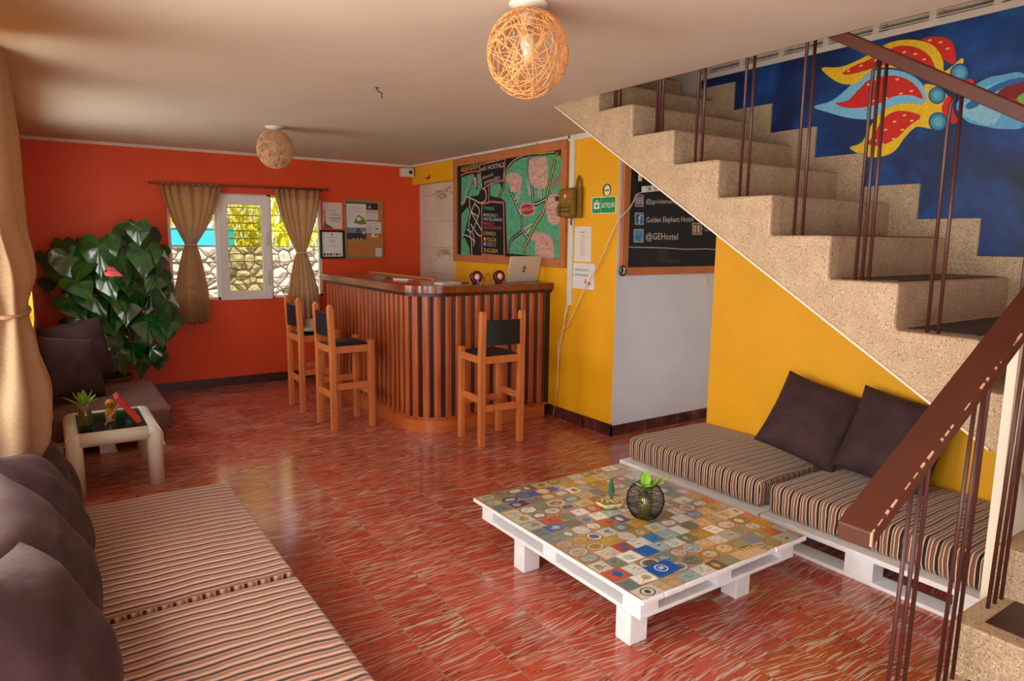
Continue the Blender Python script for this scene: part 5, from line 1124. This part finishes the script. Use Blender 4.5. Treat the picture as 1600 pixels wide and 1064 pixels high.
# ================================================================== CURTAINS
def curtain(nm, label, P0, U, N, w0, w1, wt, ztop, ztie, zbot, folds, amp, xs=0, parent=None):
    """P0 centre on the rod, U along, N off the wall; w0 top width, wt tie width, w1 bottom width"""
    t = thing(nm, label, 'curtain', tuple(Vector(P0))); U, N = Vector(U), Vector(N); b = MB()
    def f(u, v):
        z = lerp(ztop, zbot, v); tt = (ztop-ztie)/(ztop-zbot)
        if v < tt: q = v/tt; w = lerp(w0, wt, q**1.5*(1.0) if q < 1 else 1); c = xs*0+xs*q*q*.5
        else: q = (v-tt)/(1-tt); w = lerp(wt, w1, min(1, (q*1.6))**.7); c = xs*.5+xs*.5*q
        d = amp*(.35+.65*abs(v-tt)/max(tt, 1-tt)) if abs(v-tt) > .03 else amp*.35
        x = (u-.5)*w+c; bul = .02*math.sin(PI*u)
        ph = folds*2*PI*(u+.05*math.sin(7*u+P0[0]*5))+.9*math.sin(3*v+u*5); d *= .7+.6*noise.noise((u*4+P0[0]*3, v*2, 1))
        off = d*math.sin(ph)+bul+.008*noise.noise((u*9, v*7, 3))
        return tuple(Vector((P0[0], P0[1], 0))+U*x+N*(off+.012)+Vector((0, 0, z+(.012*math.sin(u*21)*v*v))))
    b.grid(f, folds*10, 46); b.build('cloth', 'burlap', t, solid=.0025, recalc=False)
    tz = ztie; c = Vector((P0[0], P0[1], tz))+U*(xs*.5)
    b = MB(); b.tube([c+U*(wt*.56*math.cos(a))+N*(.014+.036*math.sin(a)) for a in [2*PI*i/20 for i in range(20)]], .006, 6, closed=True); b.build('tie_cord', 'cable', t)
    return t
curtain('curtain', 'left brown burlap curtain tied in the middle at the back window', (1.27, YR-.075, 0), (1, 0, 0), (0, -1, 0), .56, .33, .10, 2.10, 1.51, .71, 7, .026, -.06)
curtain('curtain', 'right brown burlap curtain tied in the middle, behind the far stool', (2.35, YR-.075, 0), (1, 0, 0), (0, -1, 0), .50, .34, .10, 2.11, 1.43, .70, 7, .026, .03)
t = thing('curtain_rod', 'thin wooden curtain rod above the back window', 'curtain rod', (1.8, YR-.07, 2.115)); b = MB(); b.tube([(.89, YR-.07, 2.112), (1.8, YR-.07, 2.118), (2.70, YR-.07, 2.130)], .0105, 10); b.build('rod', 'rod', t)
for x in [1.02+.055*i for i in range(10)]+[2.13+.09*i for i in range(6)]:
    b = MB(); b.tube([(x, YR-.07+.014*math.cos(a), 2.112+.0155*math.sin(a)) for a in [2*PI*i/12 for i in range(12)]], .0022, 5, closed=True); b.build('ring', 'cable', t)
b = MB(); b.bbox((1.0, YR-.072, 2.09), (1.02, YR, 2.105), .002); b.bbox((2.6, YR-.072, 2.105), (2.62, YR, 2.118), .002); b.build('bracket', 'black_metal', t)
# big curtain on the left wall
t = thing('curtain', 'large pale burlap curtain tied at the left edge, falling on the couch', 'curtain', (XL+.05, 3.3, .7))
b = MB()
def lc(u, v):
    z = lerp(2.30, .66, v); tie = 1.30
    keys = [(2.30, -.075, .10), (1.95, -.060, .11), (1.65, -.062, .11), (1.45, -.038, .12), (1.30, -.070, .07), (1.15, -.052, .10), (.95, -.022, .15), (.82, -.030, .14), (.72, -.075, .10), (.66, -.11, .06)]
    for i in range(len(keys)-1):
        if keys[i][0] >= z >= keys[i+1][0]:
            q = (keys[i][0]-z)/(keys[i][0]-keys[i+1][0]); q = q*q*(3-2*q); rt = lerp(keys[i][1], keys[i+1][1], q); rx = lerp(keys[i][2], keys[i+1][2], q); cx = rt-rx*1.05; break
    wy = lerp(.50, .16, min(1, max(0, (2.3-z)/1.0))**1.4) if z > 1.3 else lerp(.16, .34, min(1, (1.3-z)/.35)**.7)
    a = u*2*PI; fold = 1+.16*math.sin(9*a+1.5*math.sin(2*v*PI))*(.4+.6*min(1, abs(z-tie)*4)); yc = 3.35
    return (cx+rx*math.cos(a)*fold, yc+wy*math.sin(a)*(1+.1*math.sin(7*a+v*4)), z+.03*math.sin(a*2)*v**6)
b.grid(lc, 100, 60, closeu=True); b.build('cloth', 'burlap_pale', t, solid=.003, recalc=False)
b = MB(); b.tube([(-.143+.078*math.cos(a), 3.35+.18*math.sin(a), 1.30+.012*math.sin(a)) for a in [2*PI*i/24 for i in range(24)]], .009, 8, closed=True); b.build('tie_cord', 'burlap', t)
b = MB(); b.tube([(-.18, 2.5, 2.31), (-.18, 4.13, 2.31)], .011, 10)
for y in (2.56, 4.05): b.bbox((XN, y-.01, 2.29), (-.175, y+.01, 2.31), .002)
b.build('rod', 'rod', t)
# ================================================================== ANTHURIUM
random.seed(12); PXc, PYc = .45, 7.28
pl_ = thing('potted_anthurium', 'large glossy dark green anthurium with one pink flower in the corner', 'potted plant', (PXc, PYc, 0))
b = MB(); b.lathe([(.001, .0), (.12, 0), (.155, .26), (.17, .27), (.17, .30), (.15, .30), (.145, .27), (.001, .27)], 28, c=(PXc, PYc, 0)); b.build('pot', 'terracotta', pl_)
lf = MB(); vn = MB(); sm_ = MB()
def heart(size, M4):
    n = 26; rings = 5; B = []
    for k in range(n):
        t = 2*PI*k/n; x = 16*math.sin(t)**3; y = 13*math.cos(t)-5*math.cos(2*t)-2*math.cos(3*t)-math.cos(4*t)
        y = y*1.18 if y < 0 else y*1.0
        B.append((x/16*.47, (y-2.5)/17*.62, t))
    def f(u, v):
        k = int(round(u*n)) % n; bx, by, t = B[k]
        x, y = bx*v, by*v
        z = -.16*x*x*2-.22*max(0, -y)**1.6-.10*max(0, y)*v+.035*math.cos(7*t+.4)*v*abs(math.sin(t))+.05*abs(x)
        return tuple(M4 @ Vector((x*size, y*size, z*size)))
    lf.grid(f, n, rings, closeu=True)
    lf.tube([M4 @ Vector((0, .0, .003)), M4 @ Vector((0, -.25*size, -.016*size+.002)), M4 @ Vector((0, -.68*size, -.12*size+.002))], [.003, .002, .0008], 4, mi=1)
    for sg in (-1, 1):
        for q, (ex, ey) in enumerate(((.34, -.22), (.30, -.42), (.36, .06), (.26, .24))):
            P2 = []
            for w_ in (0, .5, .92):
                x = sg*ex*w_; y = ey*w_-(.06*q if q < 2 else 0)*(1-w_); P2.append(M4 @ Vector((x*size, y*size, (-.32*x*x-.22*max(0, -y)**1.6-.06*max(0, y)+.05*abs(x))*size+.0018)))
            lf.tube(P2, [.0016, .0012, .0005], 3, mi=1)
leafspots = [(205, 370, .24), (232, 365, .20), (155, 385, .25), (190, 400, .26), (110, 405, .24), (225, 395, .22), (165, 430, .22), (250, 400, .18), (95, 380, .14), (120, 440, .2), (180, 450, .24), (145, 460, .22), (210, 440, .25), (240, 450, .26), (260, 470, .24), (110, 470, .22), (160, 490, .22), (130, 500, .18), (190, 490, .22), (230, 500, .24), (255, 510, .2), (170, 530, .2), (205, 535, .22), (150, 540, .2), (235, 545, .2), (185, 560, .16), (220, 565, .16), (85, 420, .14), (75, 440, .12), (245, 430, .2), (130, 410, .2), (175, 395, .2), (215, 415, .2), (200, 470, .22), (265, 500, .18), (140, 520, .2), (160, 560, .15), (215, 355, .16), (248, 560, .14), (90, 400, .13), (70, 400, .13)]
for i in range(14): leafspots.append((random.uniform(95, 260), random.uniform(380, 560), random.uniform(.14, .2)))
for i, (px, py, sz) in enumerate(leafspots):
    back = i >= 42 or sz < .15
    Yp = random.uniform(7.35, 7.58) if back else random.uniform(6.98, 7.28)
    p = on(px, py, 'y', Yp); p.x = min(max(p.x, XL+.10), 1.10); p.z = max(p.z, .42)
    sz *= 1.42
    yaw_ = random.uniform(-.6, .6)+(p.x-PXc)*.6; tip = random.uniform(.15, .75); rl = random.uniform(-.35, .35)-(p.x-PXc)*.5
    M4 = Matrix.Translation(p) @ Matrix.Rotation(yaw_, 4, 'Z') @ Matrix.Rotation(PI/2-tip, 4, 'X') @ Matrix.Rotation(rl, 4, 'Z')
    # keep leaf tips inside the room
    heart(sz, M4)
    j = M4 @ Vector((0, .1*sz, -.003)); mid = Vector((lerp(PXc, j.x, .55), lerp(PYc, min(j.y+.08, 7.5), .6), max(.35, j.z-.02+.06)))
    sm_.tube([Vector((PXc+random.uniform(-.05, .05), PYc+random.uniform(-.05, .05), .25)), Vector((lerp(PXc, j.x, .3), lerp(PYc, j.y, .3), lerp(.3, j.z, .65))), mid, j], .004, 5)
lf.build('foliage', ['leaf', 'leaf_vein'], pl_, recalc=False); sm_.build('stems', 'stem', pl_, recalc=False)
lf = MB(); vn = MB(); p = on(173, 424, 'y', 6.84); M4 = Matrix.Translation(p) @ Matrix.Rotation(.2, 4, 'Z') @ Matrix.Rotation(.75, 4, 'X') @ Matrix.Rotation(1.1, 4, 'Z'); heart(.13, M4)
fl = lf.build('flower', ['spathe', 'spathe'], pl_, recalc=False); b = MB(); b.tube([M4 @ Vector((0, 0, .002)), M4 @ Vector((.005, .01, .02)), M4 @ Vector((.01, .03, .045))], [.005, .005, .003], 8); b.build('spadix', plain('spadix', (180, 110, 60), .5), fl)
b = MB(); b.tube([M4 @ Vector((0, .012, -.003)), p+Vector((.01, .12, -.15)), Vector((PXc, PYc-.03, .6)), Vector((PXc, PYc, .28))], .0035, 6); b.build('flower_stem', 'stem', pl_)
# ================================================================== LIGHT
wd = bpy.data.worlds.new('world'); bpy.context.scene.world = wd; wd.use_nodes = True
bgn = wd.node_tree.nodes['Background']; bgn.inputs[0].default_value = (.90, .95, 1.0, 1); bgn.inputs[1].default_value = 1.5
def area(name, loc, rot, sx_, sy_, power, col):
    l = bpy.data.lights.new(name, 'AREA'); l.shape = 'RECTANGLE'; l.size = sx_; l.size_y = sy_; l.energy = power; l.color = col
    o = bpy.data.objects.new(name, l); o.location = loc; o.rotation_euler = rot; COL.objects.link(o); return o
area('daylight_near_window', (XN-.45, 2.75, 1.5), (0, -PI/2, 0), 1.25, 2.6, 104, (1, .93, .80))
area('daylight_far_window', (XL-.40, 5.8, 1.5), (0, -PI/2, 0), 1.15, 1.4, 30, (1, .95, .86))
area('daylight_entrance', (-.75, .15, 1.25), (0, -PI/2, 0), 2.2, 1.9, 62, (1, .95, .88))
area('daylight_terrace', (1.2, -2.5, 1.2), (PI/2, 0, 0), 2.0, 2.0, 22, (.80, .90, 1.0))
area('daylight_passage', (4.6, 1.0, 1.0), (PI/2, 0, 0), 1.0, 1.8, 10, (.74, .88, 1.0))
area('stairwell_light', (3.4, .4, 4.9), (0, 0, 0), .9, 2.0, 3, (1, .85, .6))  # unseen warm overhead light inside the closed stairwell
sun = bpy.data.lights.new('sun', 'SUN'); sun.energy = 15; sun.angle = .02; sun.color = (1, .93, .78)
so = bpy.data.objects.new('sun', sun); so.rotation_euler = Vector((.10, .48, -.86)).to_track_quat('-Z', 'Y').to_euler(); COL.objects.link(so)
# ================================================================== CAMERA
cam = bpy.data.cameras.new('camera'); cam.sensor_width = 36; cam.lens = CF/1600*36; cam.clip_start = .01
co = bpy.data.objects.new('camera', cam); COL.objects.link(co)
m = Matrix((CR, -CD, -_f)).transposed().to_4x4(); m.translation = (0, 0, CH); co.matrix_world = m
sc = bpy.context.scene; sc.camera = co
sc.view_settings.view_transform = 'Standard'; sc.view_settings.look = 'None'; sc.view_settings.gamma = 1; sc.view_settings.exposure = 0.14; sc.view_settings.use_curve_mapping = False
sc.cycles.max_bounces = 8; sc.cycles.diffuse_bounces = 5; sc.cycles.glossy_bounces = 4; sc.cycles.transmission_bounces = 6; sc.cycles.transparent_max_bounces = 12
sc.cycles.caustics_reflective = False; sc.cycles.caustics_refractive = False; sc.cycles.use_denoising = True; sc.cycles.sample_clamp_indirect = 4
